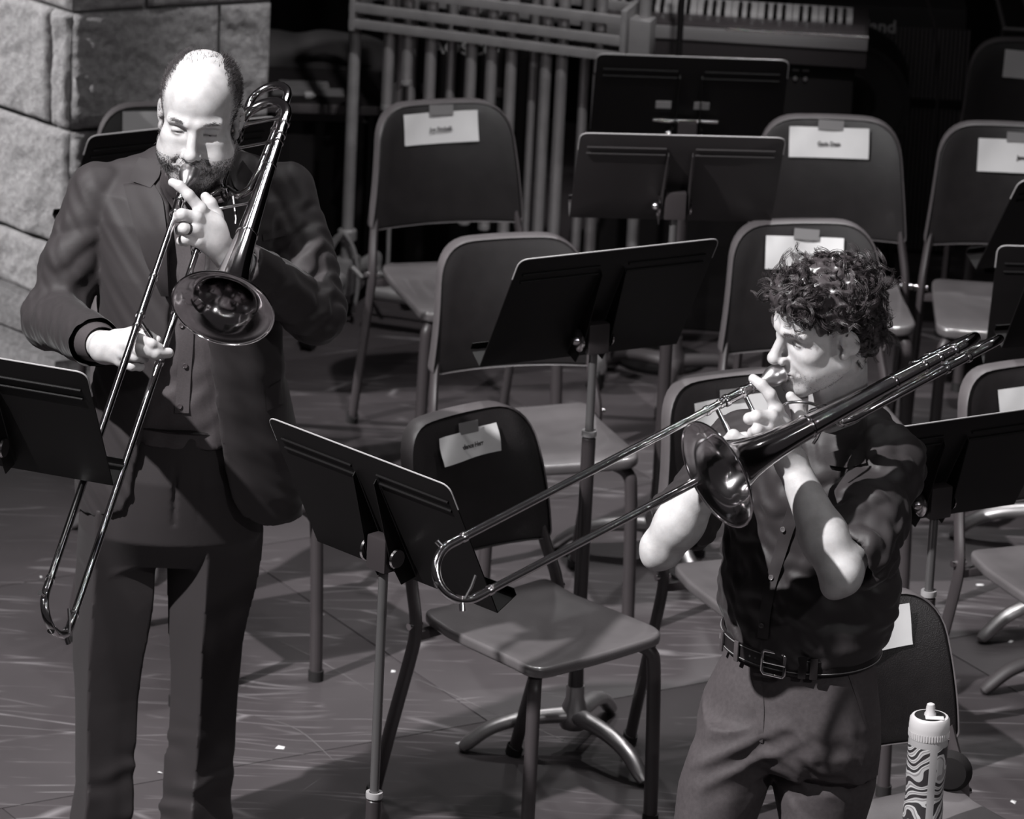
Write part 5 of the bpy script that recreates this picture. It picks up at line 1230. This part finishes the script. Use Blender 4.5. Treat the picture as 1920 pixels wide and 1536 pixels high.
    for x0, a in ((-0.775, 0.0), (-0.605, 0.12)):
        b = Sdf(); b.add(ell((x0, 11.40, 0.045), (0.045, 0.08, 0.045))); b.add(ell((x0 - 0.01, 11.29, 0.03), (0.046, 0.09, 0.032)), 0.04); b.isect(lambda P: (-P[:, 2] + 0.002).astype(F32))
        V, Q = sdf_part(b, 0.006, lo=(x0 - 0.1, 11.15, -0.01), hi=(x0 + 0.1, 11.55, 0.12)); put(np_mesh('shoe', V, Q, M_shoe, root))
    return root
man_in_suit()
# ------------------------------------------------------------------ the young man with curly hair
M_shirtR = mat('black cotton shirt', 0.025, 0.55, spec=0.35, bump=0.12, bump_scale=1200, sheen=0.05)
M_chino = mat('dark chino cotton', 0.054, 0.7, spec=0.25, noise_amt=0.12, noise_scale=120, bump=0.15, bump_scale=1000)
M_belt = mat('black belt leather', 0.014, 0.28, spec=0.6)
def young_man():
    B0 = np.array([0.52, 10.25, 0]); root = thing('person', 'young curly-haired man in a black rolled-sleeve shirt playing a trombone', 'person', tuple(B0))
    def put(o): o.location = -Vector(B0); return o
    sc = 0.93; fr = frame(63, 13, 9); O = MR - (fr[1] * 0.100 + fr[2] * -0.0765) * sc
    H = head_sdf(0.002)
    H.add(ell((0, 0.076, -0.120), (0.022, 0.018, 0.018)), 0.02)
    Vh, Qh = sdf_part(H, 0.0022, lo=(-0.10, -0.13, -0.145), hi=(0.10, 0.14, 0.14))
    hv = to_world(Vh, O, fr, sc); parts = [(hv, Qh)]
    yaw = R(-30); lat = np.array([math.cos(yaw), math.sin(yaw), 0]); fwd = np.array([math.sin(yaw), -math.cos(yaw), 0])
    nb = aty(1572, 800, 10.27)
    dM = depth(MR)
    def Q_(px, py, d): return PD(px, py, dM + d)
    shL, elL, wrL = aty(1668, 862, 10.16), PD(1577, 1078, dM - 0.045), Q_(1484, 868, -0.005)
    shR, elR, wrR = aty(1392, 830, 10.35), PD(1240, 1028, dM + 0.09), Q_(1345, 884, -0.015)
    N_ = Sdf(); N_.add(cap(O + (fr[1] * -0.028 + fr[2] * -0.05) * sc, nb + fwd * -0.0, 0.052, 0.056)); N_.add(ell(nb + np.array([0, 0.0, -0.07]), (0.12, 0.09, 0.05)), 0.05)
    N_.add(cap(O + (fr[1] * 0.03 + fr[2] * -0.095 + fr[0] * 0.02) * sc, nb + fwd * 0.055 + lat * 0.01, 0.012, 0.012), 0.03)
    N_.add(cap(aty(1500, 900, 10.27), aty(1495, 1250, 10.27), 0.09), 0.05)
    parts.append(sdf_part(N_, 0.004, lo=(0.25, 9.95, 1.0), hi=(0.85, 10.55, 1.7)))
    C = Sdf(); 
    for px, z1 in ((1380, 0.95), (1556, 0.95)):
        q = aty(px, 1400, 10.27); C.add(cap((q[0], 10.27, 0.85), (q[0] - (0.11 if px < 1400 else 0.02), 10.27, 0.09), 0.04, 0.03), 0.02)
    parts.append(sdf_part(C, 0.01, lo=(0.2, 10.1, 0.03), hi=(0.8, 10.5, 1.05)))
    # arms with hands: bare from above the elbow
    def arm(sh, el, wr, hand, olec):
        S = Sdf(); S.add(cap(sh, el, 0.048, 0.036)); S.add(cap(el, el + (wr - el) * 0.35, 0.035, 0.043), 0.02); S.add(cap(el + (wr - el) * 0.3, wr, 0.042, 0.0275), 0.02)
        S.add(ell(olec, (0.015, 0.015, 0.015)), 0.022)
        hand(S); return S
    def hand_l(S):
        w_ = wrL; mc = [Q_(1456, 768, -0.052), Q_(1446, 782, -0.068), Q_(1438, 803, -0.066), Q_(1437, 826, -0.052)]
        for q, r_ in zip(mc, (0.0125, 0.013, 0.0122, 0.0112)): S.add(cap(w_, q, 0.0215, r_), 0.016)
        S.add(ell(Q_(1462, 815, -0.035), (0.026, 0.02, 0.032)), 0.02)
        chain(S, [mc[0], Q_(1444, 740, -0.066), Q_(1428, 722, -0.066), Q_(1412, 710, -0.055)], [0.0122, 0.0108, 0.0098, 0.0085], 0.005)
        chain(S, [mc[1], Q_(1418, 781, -0.088), Q_(1405, 785, -0.072), Q_(1408, 788, -0.04)], [0.013, 0.0115, 0.0105, 0.009], 0.004)
        chain(S, [mc[2], Q_(1420, 806, -0.088), Q_(1412, 811, -0.062), Q_(1420, 813, -0.034)], [0.0122, 0.011, 0.0098, 0.0085], 0.004)
        chain(S, [mc[3], Q_(1421, 830, -0.07), Q_(1414, 834, -0.05), Q_(1421, 836, -0.03)], [0.0112, 0.0098, 0.009, 0.008], 0.004)
        chain(S, [Q_(1488, 822, -0.012), Q_(1500, 788, -0.004), Q_(1495, 762, -0.006), Q_(1482, 743, -0.010)], [0.017, 0.014, 0.0118, 0.0088], 0.01)
        for q in mc: S.add(ell(q - cF * 0.006, (0.011, 0.009, 0.011)), 0.008)
    def hand_r(S):
        w_ = wrR; mc = [Q_(1352, 842, -0.062), Q_(1349, 854, -0.066), Q_(1350, 866, -0.060), Q_(1354, 877, -0.048)]
        for q, r_ in zip(mc, (0.0125, 0.0128, 0.0122, 0.0112)): S.add(cap(w_, q, 0.021, r_), 0.014)
        chain(S, [mc[0], Q_(1375, 817, -0.090), Q_(1394, 829, -0.088), Q_(1407, 842, -0.075)], [0.0125, 0.0112, 0.0102, 0.0088], 0.004)
        chain(S, [mc[1], Q_(1362, 850, -0.098), Q_(1382, 848, -0.094), Q_(1402, 848, -0.078)], [0.0125, 0.0112, 0.0104, 0.009], 0.004)
        chain(S, [mc[2], Q_(1366, 866, -0.092), Q_(1385, 864, -0.085), Q_(1394, 862, -0.066)], [0.012, 0.0108, 0.0098, 0.0085], 0.004)
        chain(S, [mc[3], Q_(1370, 880, -0.076), Q_(1384, 878, -0.07), Q_(1390, 874, -0.055)], [0.0112, 0.0098, 0.009, 0.008], 0.004)
        chain(S, [Q_(1356, 862, -0.03), Q_(1372, 838, -0.042), Q_(1387, 825, -0.05), Q_(1398, 819, -0.052)], [0.016, 0.0128, 0.0112, 0.0095], 0.008)
    for sh, el, wr, hd, ol in ((shL, elL, wrL, hand_l, PD(1560, 1106, dM - 0.04)), (shR, elR, wrR, hand_r, PD(1226, 1048, dM + 0.095))):
        S = arm(sh, el, wr, hd, ol); pts = np.array([sh, el, wr, wr + np.array([0.05, -0.06, 0.15]), wr + np.array([-0.07, -0.08, 0.10]), ol]); parts.append(sdf_part(S, 0.0024, 0.075, pts))
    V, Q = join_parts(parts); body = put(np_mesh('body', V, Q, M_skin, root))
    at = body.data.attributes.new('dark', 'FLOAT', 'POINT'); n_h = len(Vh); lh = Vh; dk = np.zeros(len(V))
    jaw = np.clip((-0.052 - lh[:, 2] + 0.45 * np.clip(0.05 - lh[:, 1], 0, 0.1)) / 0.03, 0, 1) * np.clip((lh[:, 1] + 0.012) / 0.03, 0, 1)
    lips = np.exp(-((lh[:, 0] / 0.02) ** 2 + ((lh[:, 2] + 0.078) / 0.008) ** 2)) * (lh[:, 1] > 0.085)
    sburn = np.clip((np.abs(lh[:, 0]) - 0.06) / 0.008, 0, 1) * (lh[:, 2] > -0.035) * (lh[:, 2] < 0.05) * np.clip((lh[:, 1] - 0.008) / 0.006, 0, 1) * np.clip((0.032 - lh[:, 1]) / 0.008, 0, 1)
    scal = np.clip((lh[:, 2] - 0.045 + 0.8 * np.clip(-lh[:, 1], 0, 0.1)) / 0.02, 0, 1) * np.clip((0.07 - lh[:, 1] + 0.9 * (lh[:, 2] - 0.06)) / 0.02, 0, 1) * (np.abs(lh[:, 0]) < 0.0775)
    dk[:n_h] = np.maximum(np.clip(scal + 0.16 * jaw + 0.3 * lips + 0.5 * sburn, 0, 1.0), lash_and_slit_shade(lh)); at.data.foreach_set('value', dk.astype(np.float32))
    for s_ in (-1, 1):
        put(MB().lathe([(q, math.sqrt(max(0, 0.0118 ** 2 - q * q))) for q in np.linspace(-0.0118, 0.0118, 12)], to_world(np.array([s_ * 0.0325, 0.0715, -0.004]), O, fr, sc), fr[1], 16).build('eye', M_eye, root))
    def local(c): return ((c - O) @ np.stack(fr, 1)) / sc
    # ---------------- curly hair: a base mass and many coiled locks
    hb = Sdf(); hb.add(ell((0, -0.014, 0.046), (0.084, 0.099, 0.087))); hb.add(ell((0, -0.064, -0.022), (0.066, 0.046, 0.072)), 0.03); hb.add(ell((0, 0.055, 0.085), (0.058, 0.048, 0.035)), 0.03)
    hb.sub(ell((0, 0.100, -0.006), (0.085, 0.072, 0.066)), 0.012)
    for s_ in (-1, 1): hb.sub(ell((s_ * 0.085, 0.006, -0.024), (0.022, 0.034, 0.046)), 0.010)
    hb.disp(ridges((120, 90, 60), 0.006, 51, 1.6, 2)); hb.disp(ridges((-80, 130, 90), 0.005, 53, 1.6, 2))
    Vb, Qb = sdf_part(hb, 0.004, lo=(-0.12, -0.16, -0.10), hi=(0.12, 0.14, 0.17)); put(np_mesh('hair', to_world(Vb, O, fr, sc), Qb, M_hairR, root))
    def wcurl(c, n_):
        l = local(c); return 1.0 * (l[:, 2] > -0.088) * np.where(l[:, 2] < -0.02, 0.6, 1)
    p, n_, r_ = surf_points(to_world(Vb, O, fr, sc), Qb, wcurl, 520, 21); st = []
    for i in range(len(p)):
        l = local(p[i][None])[0]; g = (fr[1] * 0.55 + fr[2] * 0.25) if l[1] > 0.02 else (-fr[2] * 0.35 - fr[1] * 0.35)
        t0 = np.cross(n_[i], r_.normal(size=3)); t0 /= np.linalg.norm(t0) + 1e-9; ax = t0 * 0.7 + g + n_[i] * r_.uniform(0.0, 0.45); ax = ax - 0.3 * (ax @ n_[i]) * n_[i]; ax /= np.linalg.norm(ax)
        e1 = np.cross(ax, n_[i]); e1 /= np.linalg.norm(e1) + 1e-9; e2 = np.cross(ax, e1)
        L_ = r_.uniform(0.03, 0.062); cr = r_.uniform(0.006, 0.0145); tw = r_.uniform(0.6, 1.25) * r_.choice([-1, 1]); ph = r_.uniform(0, 6.3); m_ = 14
        t = np.linspace(0, 1, m_)[:, None]; q0 = p[i] - n_[i] * 0.004
        tip = local((q0 + ax * L_)[None])[0]
        if tip[1] > 0.03 and (tip[2] < 0.072 or tip[1] > 0.122): continue
        if abs(tip[0]) > 0.06 and tip[1] > -0.02 and tip[2] < 0.03: continue
        for k in range(10):
            dp = r_.normal(size=3) * 0.0016; dph = r_.normal() * 0.2; rr = cr * (1 + r_.normal() * 0.12)
            a = ph + dph + tw * 2 * math.pi * t
            st.append(q0 + dp + ax * (t * L_) + n_[i] * (0.010 * np.sin(t * 2.6)) + rr * np.minimum(1, t * 3) * (np.cos(a) * e1 + np.sin(a) * e2))
    p, n_, r_ = surf_points(to_world(Vb, O, fr, sc), Qb, wcurl, 260, 25)
    for i in range(len(p)):   # loose flyaway hairs
        a1 = r_.normal(size=3); t = np.linspace(0, 1, 10)[:, None]; d0 = n_[i] + 0.6 * a1; d0 /= np.linalg.norm(d0); e1 = np.cross(d0, a1); e1 /= np.linalg.norm(e1)
        st.append(p[i] + d0 * t * r_.uniform(0.015, 0.034) + e1 * 0.011 * np.sin(t * r_.uniform(2, 5)))
    put(hair_tubes('curls', st, 0.0007, M_hairR, root, 3, 0.4)).__setitem__('kind', 'stuff')
    st = []; r_ = np.random.default_rng(19)
    for s_ in (-1, 1):
        for i in range(150):
            t = r_.uniform(); q = np.array([s_ * (0.013 + 0.038 * t), 0.1010 - 0.021 * t * t - 0.002, 0.0165 + 0.006 * math.sin(t * 2.4) + r_.normal() * 0.0022])
            d0 = np.array([s_ * 0.9, 0.1, 0.4 - 0.8 * t]) * 0.008; st.append(to_world(np.stack([q, q + d0 * 0.5 + [0, 0.001, 0], q + d0]), O, fr, sc))
    put(hair_tubes('eyebrows', st, 0.0005, M_brow, root)).__setitem__('kind', 'stuff')
    def wst(c, n_):
        l = local(c); x, y, z = np.abs(l[:, 0]), l[:, 1], l[:, 2]
        return (((z < -0.066) & (y > 0.0) & (z > -0.14)) * 1.0 + ((z < -0.052) & (z > -0.066) & (x < 0.03) & (y > 0.07)) * 0.6) * (1 - ((x < 0.022) & (np.abs(z + 0.078) < 0.009) & (y > 0.085)))
    p, n_, r_ = surf_points(hv, Qh, wst, 1500, 27); st = []
    for i in range(len(p)):
        d0 = n_[i] * 0.6 - fr[2] * 0.7 + r_.normal(size=3) * 0.35; d0 /= np.linalg.norm(d0); L_ = r_.uniform(0.0015, 0.004) * (1.6 if local(p[i][None])[0][2] < -0.11 else 1)
        st.append(np.stack([p[i] - n_[i] * 0.0004, p[i] + d0 * L_ * 0.6, p[i] + d0 * L_]))
    put(hair_tubes('stubble', st, 0.0003, M_brow, root)).__setitem__('kind', 'stuff')
    # ---------------- shirt
    def key(py, l, r_, ry, Y=10.27, g=0.0):
        a, b = aty(l, py, Y), aty(r_, py, Y); W = abs(b[0] - a[0]) / 2; rx = math.sqrt(max((W * W - 0.25 * ry * ry) / 0.75, 0.002)); return ((a[0] + b[0]) / 2, Y, (a[2] + b[2]) / 2, rx + g, ry + g)
    TK = [(742, 1548, 1628, .05), (768, 1500, 1656, .075), (800, 1430, 1690, .10), (840, 1388, 1702, .115), (900, 1372, 1695, .122), (980, 1362, 1684, .122), (1060, 1354, 1680, .122), (1130, 1350, 1676, .125), (1170, 1352, 1668, .128), (1200, 1362, 1650, .122), (1222, 1376, 1632, .112)]
    S = Sdf(); S.add(loft([key(*q) for q in TK], yaw))
    S.add(cap(shL + np.array([0, 0, 0.01]), nb + np.array([0.04, 0, -0.03]), 0.048, 0.05), 0.04); S.add(cap(shR + np.array([0, 0, 0.0]), nb + np.array([-0.05, 0, -0.04]), 0.045, 0.05), 0.04)
    eL2 = shL + (elL - shL) * 0.80; eR2 = shR + (elR - shR) * 0.72
    sl = Sdf(); sl.add(cap(shL + np.array([0, 0, -0.005]), shL + (elL - shL) * 0.5, 0.066, 0.070)); sl.add(cap(shL + (elL - shL) * 0.5, eL2 + np.array([0.012, 0, -0.005]), 0.068, 0.062), 0.02)
    sl.disp(ridges(np.array([-55, 20, 75]), 0.009, 61, 1.0, 1.6, near(eL2 + np.array([0.01, 0, 0.03]), 0.04, 0.15))); sl.disp(ridges((50, -10, 40), 0.006, 63, 1.2, 1.4))
    S.add(sl, 0.02)
    sr = Sdf(); sr.add(cap(shR, eR2, 0.060, 0.058)); sr.disp(ridges((60, 0, 90), 0.006, 67, 1.0)); S.add(sr, 0.02)
    S.sub(cap(O + (fr[1] * -0.03 + fr[2] * -0.04) * sc, nb + np.array([0, 0, 0.03]), 0.056, 0.058), 0.008)
    for el, e2, q in ((elL, eL2, shL), (elR, eR2, shR)):
        a_ = (el - q) / np.linalg.norm(el - q); S.sub(cap(e2 + a_ * 0.02, e2 + a_ * 0.16, 0.050, 0.055), 0.006)
        S.isect(lambda P, e2=e2, a_=a_: np.where(np.sqrt(((P - e2.astype(F32)) ** 2).sum(1)) < 0.105, ((P - e2.astype(F32)) @ a_.astype(F32)) - 0.04, -1).astype(F32))
    S.disp(ridges((22, 8, 26), 0.006, 71, 1.3, 1.2)); S.disp(ridges((25, 0, 55), 0.007, 73, 1.2, 1.6, near(aty(1460, 1190, 10.15), 0.05, 0.16))); S.disp(ridges((-40, 15, 42), 0.005, 77, 1.2, 1.4)); S.disp(ridges((70, 0, 90), 0.0035, 79, 1.6, 2.0))
    V, Q = sdf_part(S, 0.0045, lo=(0.2, 9.85, 0.93), hi=(0.95, 10.6, 1.66)); sh = put(np_mesh('shirt', V, Q, M_shirtR, root))
    bs = BVHTree.FromPolygons(V.tolist(), Q.tolist())
    strip_on(bs, [(1497, 900), (1480, 945), (1464, 990), (1448, 1045), (1433, 1095), (1424, 1150), (1420, 1196)], [(1522, 905), (1506, 950), (1488, 995), (1470, 1050), (1454, 1100), (1444, 1155), (1440, 1200)], 40, 4, 0.004, 0.004, 'placket', M_shirtR, sh)
    for px, py in ((1468, 993), (1446, 1083), (1428, 1173), (1492, 925)): button_on(bs, px, py, 0.0052, M_button2, sh, 0.0058)
    strip_on(bs, [(1545, 852), (1580, 842), (1620, 846)], [(1552, 872), (1588, 878), (1624, 868)], 12, 4, 0.011, 0.004, 'pocket_flap', M_shirtR, sh)
    # collar around the neck
    cN = nb + (O - nb) * 0.30; axn = (O + (fr[1] * -0.03 + fr[2] * -0.04) * sc - nb); axn /= np.linalg.norm(axn)
    e1 = np.cross(axn, fwd); e1 /= np.linalg.norm(e1); e2 = np.cross(e1, axn)
    Vc = []; kk = 36
    for i in range(kk + 1):
        q = R(-150) + R(300) * i / kk; dirn = math.cos(q) * -e2 * (-1 if (fwd @ e2) > 0 else 1) + math.sin(q) * e1   # open towards the front
        drop = 0.018 * (abs(math.sin(q / 2)) ** 4)
        for r_, hgt in ((0.0595, -0.03), (0.0605, 0.012), (0.064, 0.016), (0.072, -0.012), (0.079, -0.036 - drop)): Vc.append(nb + dirn * r_ + axn * (hgt + 0.012 - drop))
    Fc = [(i * 5 + j, i * 5 + j + 1, (i + 1) * 5 + j + 1, (i + 1) * 5 + j) for i in range(kk) for j in range(4)]
    MB().add(Vc, Fc).build('collar', M_shirtR, sh, angle=70)
    # ---------------- trousers, belt, shoes
    T = Sdf(); HK = [(1205, 1372, 1636, .108), (1232, 1360, 1640, .114), (1270, 1342, 1646, .122), (1320, 1322, 1652, .130), (1370, 1308, 1650, .128), (1420, 1320, 1640, .10)]
    T.add(loft([key(*q) for q in HK], yaw))
    def lg(keys, yw): return loft([key(py, l, r_, ry, Y) for (py, l, r_, ry, Y) in keys], yw, 2.0)
    T.add(lg([(1340, 1322, 1470, .100, 10.26), (1400, 1292, 1456, .098, 10.25), (1470, 1274, 1440, .092, 10.24), (1540, 1262, 1420, .088, 10.23), (1700, 1240, 1375, .078, 10.23), (1900, 1215, 1335, .066, 10.25), (2110, 1195, 1320, .065, 10.27)], R(-30)), 0.035)
    T.add(lg([(1340, 1478, 1652, .104, 10.27), (1400, 1450, 1648, .104, 10.27), (1470, 1450, 1640, .098, 10.26), (1540, 1460, 1624, .092, 10.25), (1700, 1475, 1610, .08, 10.25), (1900, 1480, 1600, .066, 10.27), (2110, 1480, 1604, .065, 10.29)], R(-30)), 0.014)
    crot = aty(1440, 1415, 10.16)
    T.disp(ridges((-60, 10, 85), 0.008, 81, 1.1, 2.4, near(crot + np.array([-0.03, 0, -0.02]), 0.02, 0.14))); T.disp(ridges((55, 10, 80), 0.008, 83, 1.1, 2.4, near(crot + np.array([0.08, 0, -0.02]), 0.02, 0.14)))
    T.disp(ridges((24, 8, 12), 0.004, 87, 1.4)); 
    V, Q = sdf_part(T, 0.0045, lo=(0.12, 9.95, 0.04), hi=(0.9, 10.55, 1.12)); tr = put(np_mesh('trousers', V, Q, M_chino, root))
    bt = BVHTree.FromPolygons(V.tolist(), Q.tolist())
    strip_on(bt, [(1411, 1262), (1417, 1330), (1424, 1392)], [(1428, 1264), (1433, 1330), (1430, 1394)], 14, 3, 0.002, 0.003, 'fly', M_chino, tr)
    strip_on(bt, [(1586, 1252), (1606, 1310), (1626, 1372)], [(1593, 1251), (1613, 1309), (1632, 1370)], 14, 3, 0.002, 0.003, 'pocket_edge', M_chino, tr)
    # belt: an elliptical band around the waist
    kb = key(1232, 1360, 1640, .114); ke = kb; zb = aty(1440, 1238, 10.145)[2]; cb = np.array([ke[0], ke[1], zb]); rx, ry = ke[3] + 0.006, ke[4] + 0.006; Vb_ = []; nn = 72
    for i in range(nn):
        q = 2 * math.pi * i / nn; dd = lat * math.cos(q) * rx + fwd * math.sin(q) * ry; no = lat * math.cos(q) / rx + fwd * math.sin(q) / ry; no /= np.linalg.norm(no)
        tilt_ = 0.010 * math.sin(q)
        for o_, h_ in ((0, -0.018), (0.004, -0.017), (0.0045, 0.0), (0.004, 0.017), (0, 0.018)): Vb_.append(cb + dd + no * o_ + np.array([0, 0, h_ - tilt_]))
    belt = put(MB().add(Vb_, [(i * 5 + j, i * 5 + j + 1, ((i + 1) % nn) * 5 + j + 1, ((i + 1) % nn) * 5 + j) for i in range(nn) for j in range(4)]).build('belt', M_belt, root, angle=40))
    for h_ in (-0.0125, 0.0125):
        P_ = []
        for i in range(nn + 1):
            q = 2 * math.pi * i / nn; P_.append(cb + lat * math.cos(q) * (rx + 0.005) + fwd * math.sin(q) * (ry + 0.005) + np.array([0, 0, h_ - 0.010 * math.sin(q)]))
        MB().tube(P_, 0.0011, 5, cap=False).build('stitching', M_beltstitch, belt)
    qf = R(86); pc = cb + lat * math.cos(qf) * (rx + 0.009) + fwd * math.sin(qf) * (ry + 0.009) + np.array([0, 0, -0.010]); tx = -lat * math.sin(qf) * rx + fwd * math.cos(qf) * ry; tx /= np.linalg.norm(tx)
    zz = np.array([0, 0, 1.0]); fpts = [pc + tx * a + zz * b for a, b in ((-0.019, -0.023), (0.019, -0.023), (0.023, -0.018), (0.023, 0.018), (0.019, 0.023), (-0.019, 0.023), (-0.023, 0.018), (-0.023, -0.018), (-0.019, -0.023))]
    MB().tube(fpts, 0.0034, 10).build('buckle', M_silver, belt); MB().tube([pc + tx * 0.022 + cF * -0.004, pc + tx * -0.024 + cF * -0.003], 0.0018, 8).build('buckle_prong', M_silver, belt)
    for qd in (58, 66): 
        q = R(qd); p0 = cb + lat * math.cos(q) * (rx + 0.0085) + fwd * math.sin(q) * (ry + 0.0085)
        MB().box(p0 + zz * -0.009, (0.0075, 0.002, 0.021), rot=np.stack([(-lat * math.sin(q) * rx + fwd * math.cos(q) * ry) / np.linalg.norm(-lat * math.sin(q) * rx + fwd * math.cos(q) * ry), np.cross(zz, (-lat * math.sin(q) * rx + fwd * math.cos(q) * ry) / np.linalg.norm(-lat * math.sin(q) * rx + fwd * math.cos(q) * ry)), zz], 1), bev=0.0015).build('belt_loop', M_belt, belt)
    for qd in (118, 140):
        q = R(qd); tq = (-lat * math.sin(q) * rx + fwd * math.cos(q) * ry); tq /= np.linalg.norm(tq); p0 = cb + lat * math.cos(q) * (rx + 0.0085) + fwd * math.sin(q) * (ry + 0.0085)
        MB().box(p0 + zz * -0.010, (0.006, 0.002, 0.020), rot=np.stack([tq, np.cross(zz, tq), zz], 1), bev=0.0015).build('belt_loop', M_chino, belt)
    for qd in (96, 101, 106, 74):
        q = R(qd); p0 = cb + lat * math.cos(q) * (rx + 0.0052) + fwd * math.sin(q) * (ry + 0.0052) + zz * -0.010
        MB().lathe([(0, 0.0022), (0.0006, 0.002)], p0, -cF, 10, (True, True)).build('belt_hole', M_grey, belt)
    for px in (1258, 1542):
        q = aty(px, 2100, 10.27); b = Sdf(); c = np.array([q[0], 10.27, 0.05]); b.add(ell(c, (0.045, 0.06, 0.05))); b.add(ell(c + fwd * 0.11 + np.array([0, 0, -0.018]), (0.048, 0.085, 0.032)), 0.04); b.isect(lambda P: (-P[:, 2] + 0.002).astype(F32))
        V, Q = sdf_part(b, 0.006, lo=c - (0.16, 0.24, 0.07), hi=c + (0.12, 0.12, 0.08)); put(np_mesh('shoe', V, Q, M_shoe, root))
M_button2 = mat('shirt button', 0.10, 0.2, spec=0.7); M_beltstitch = mat('belt stitching', 0.16, 0.6)
young_man()
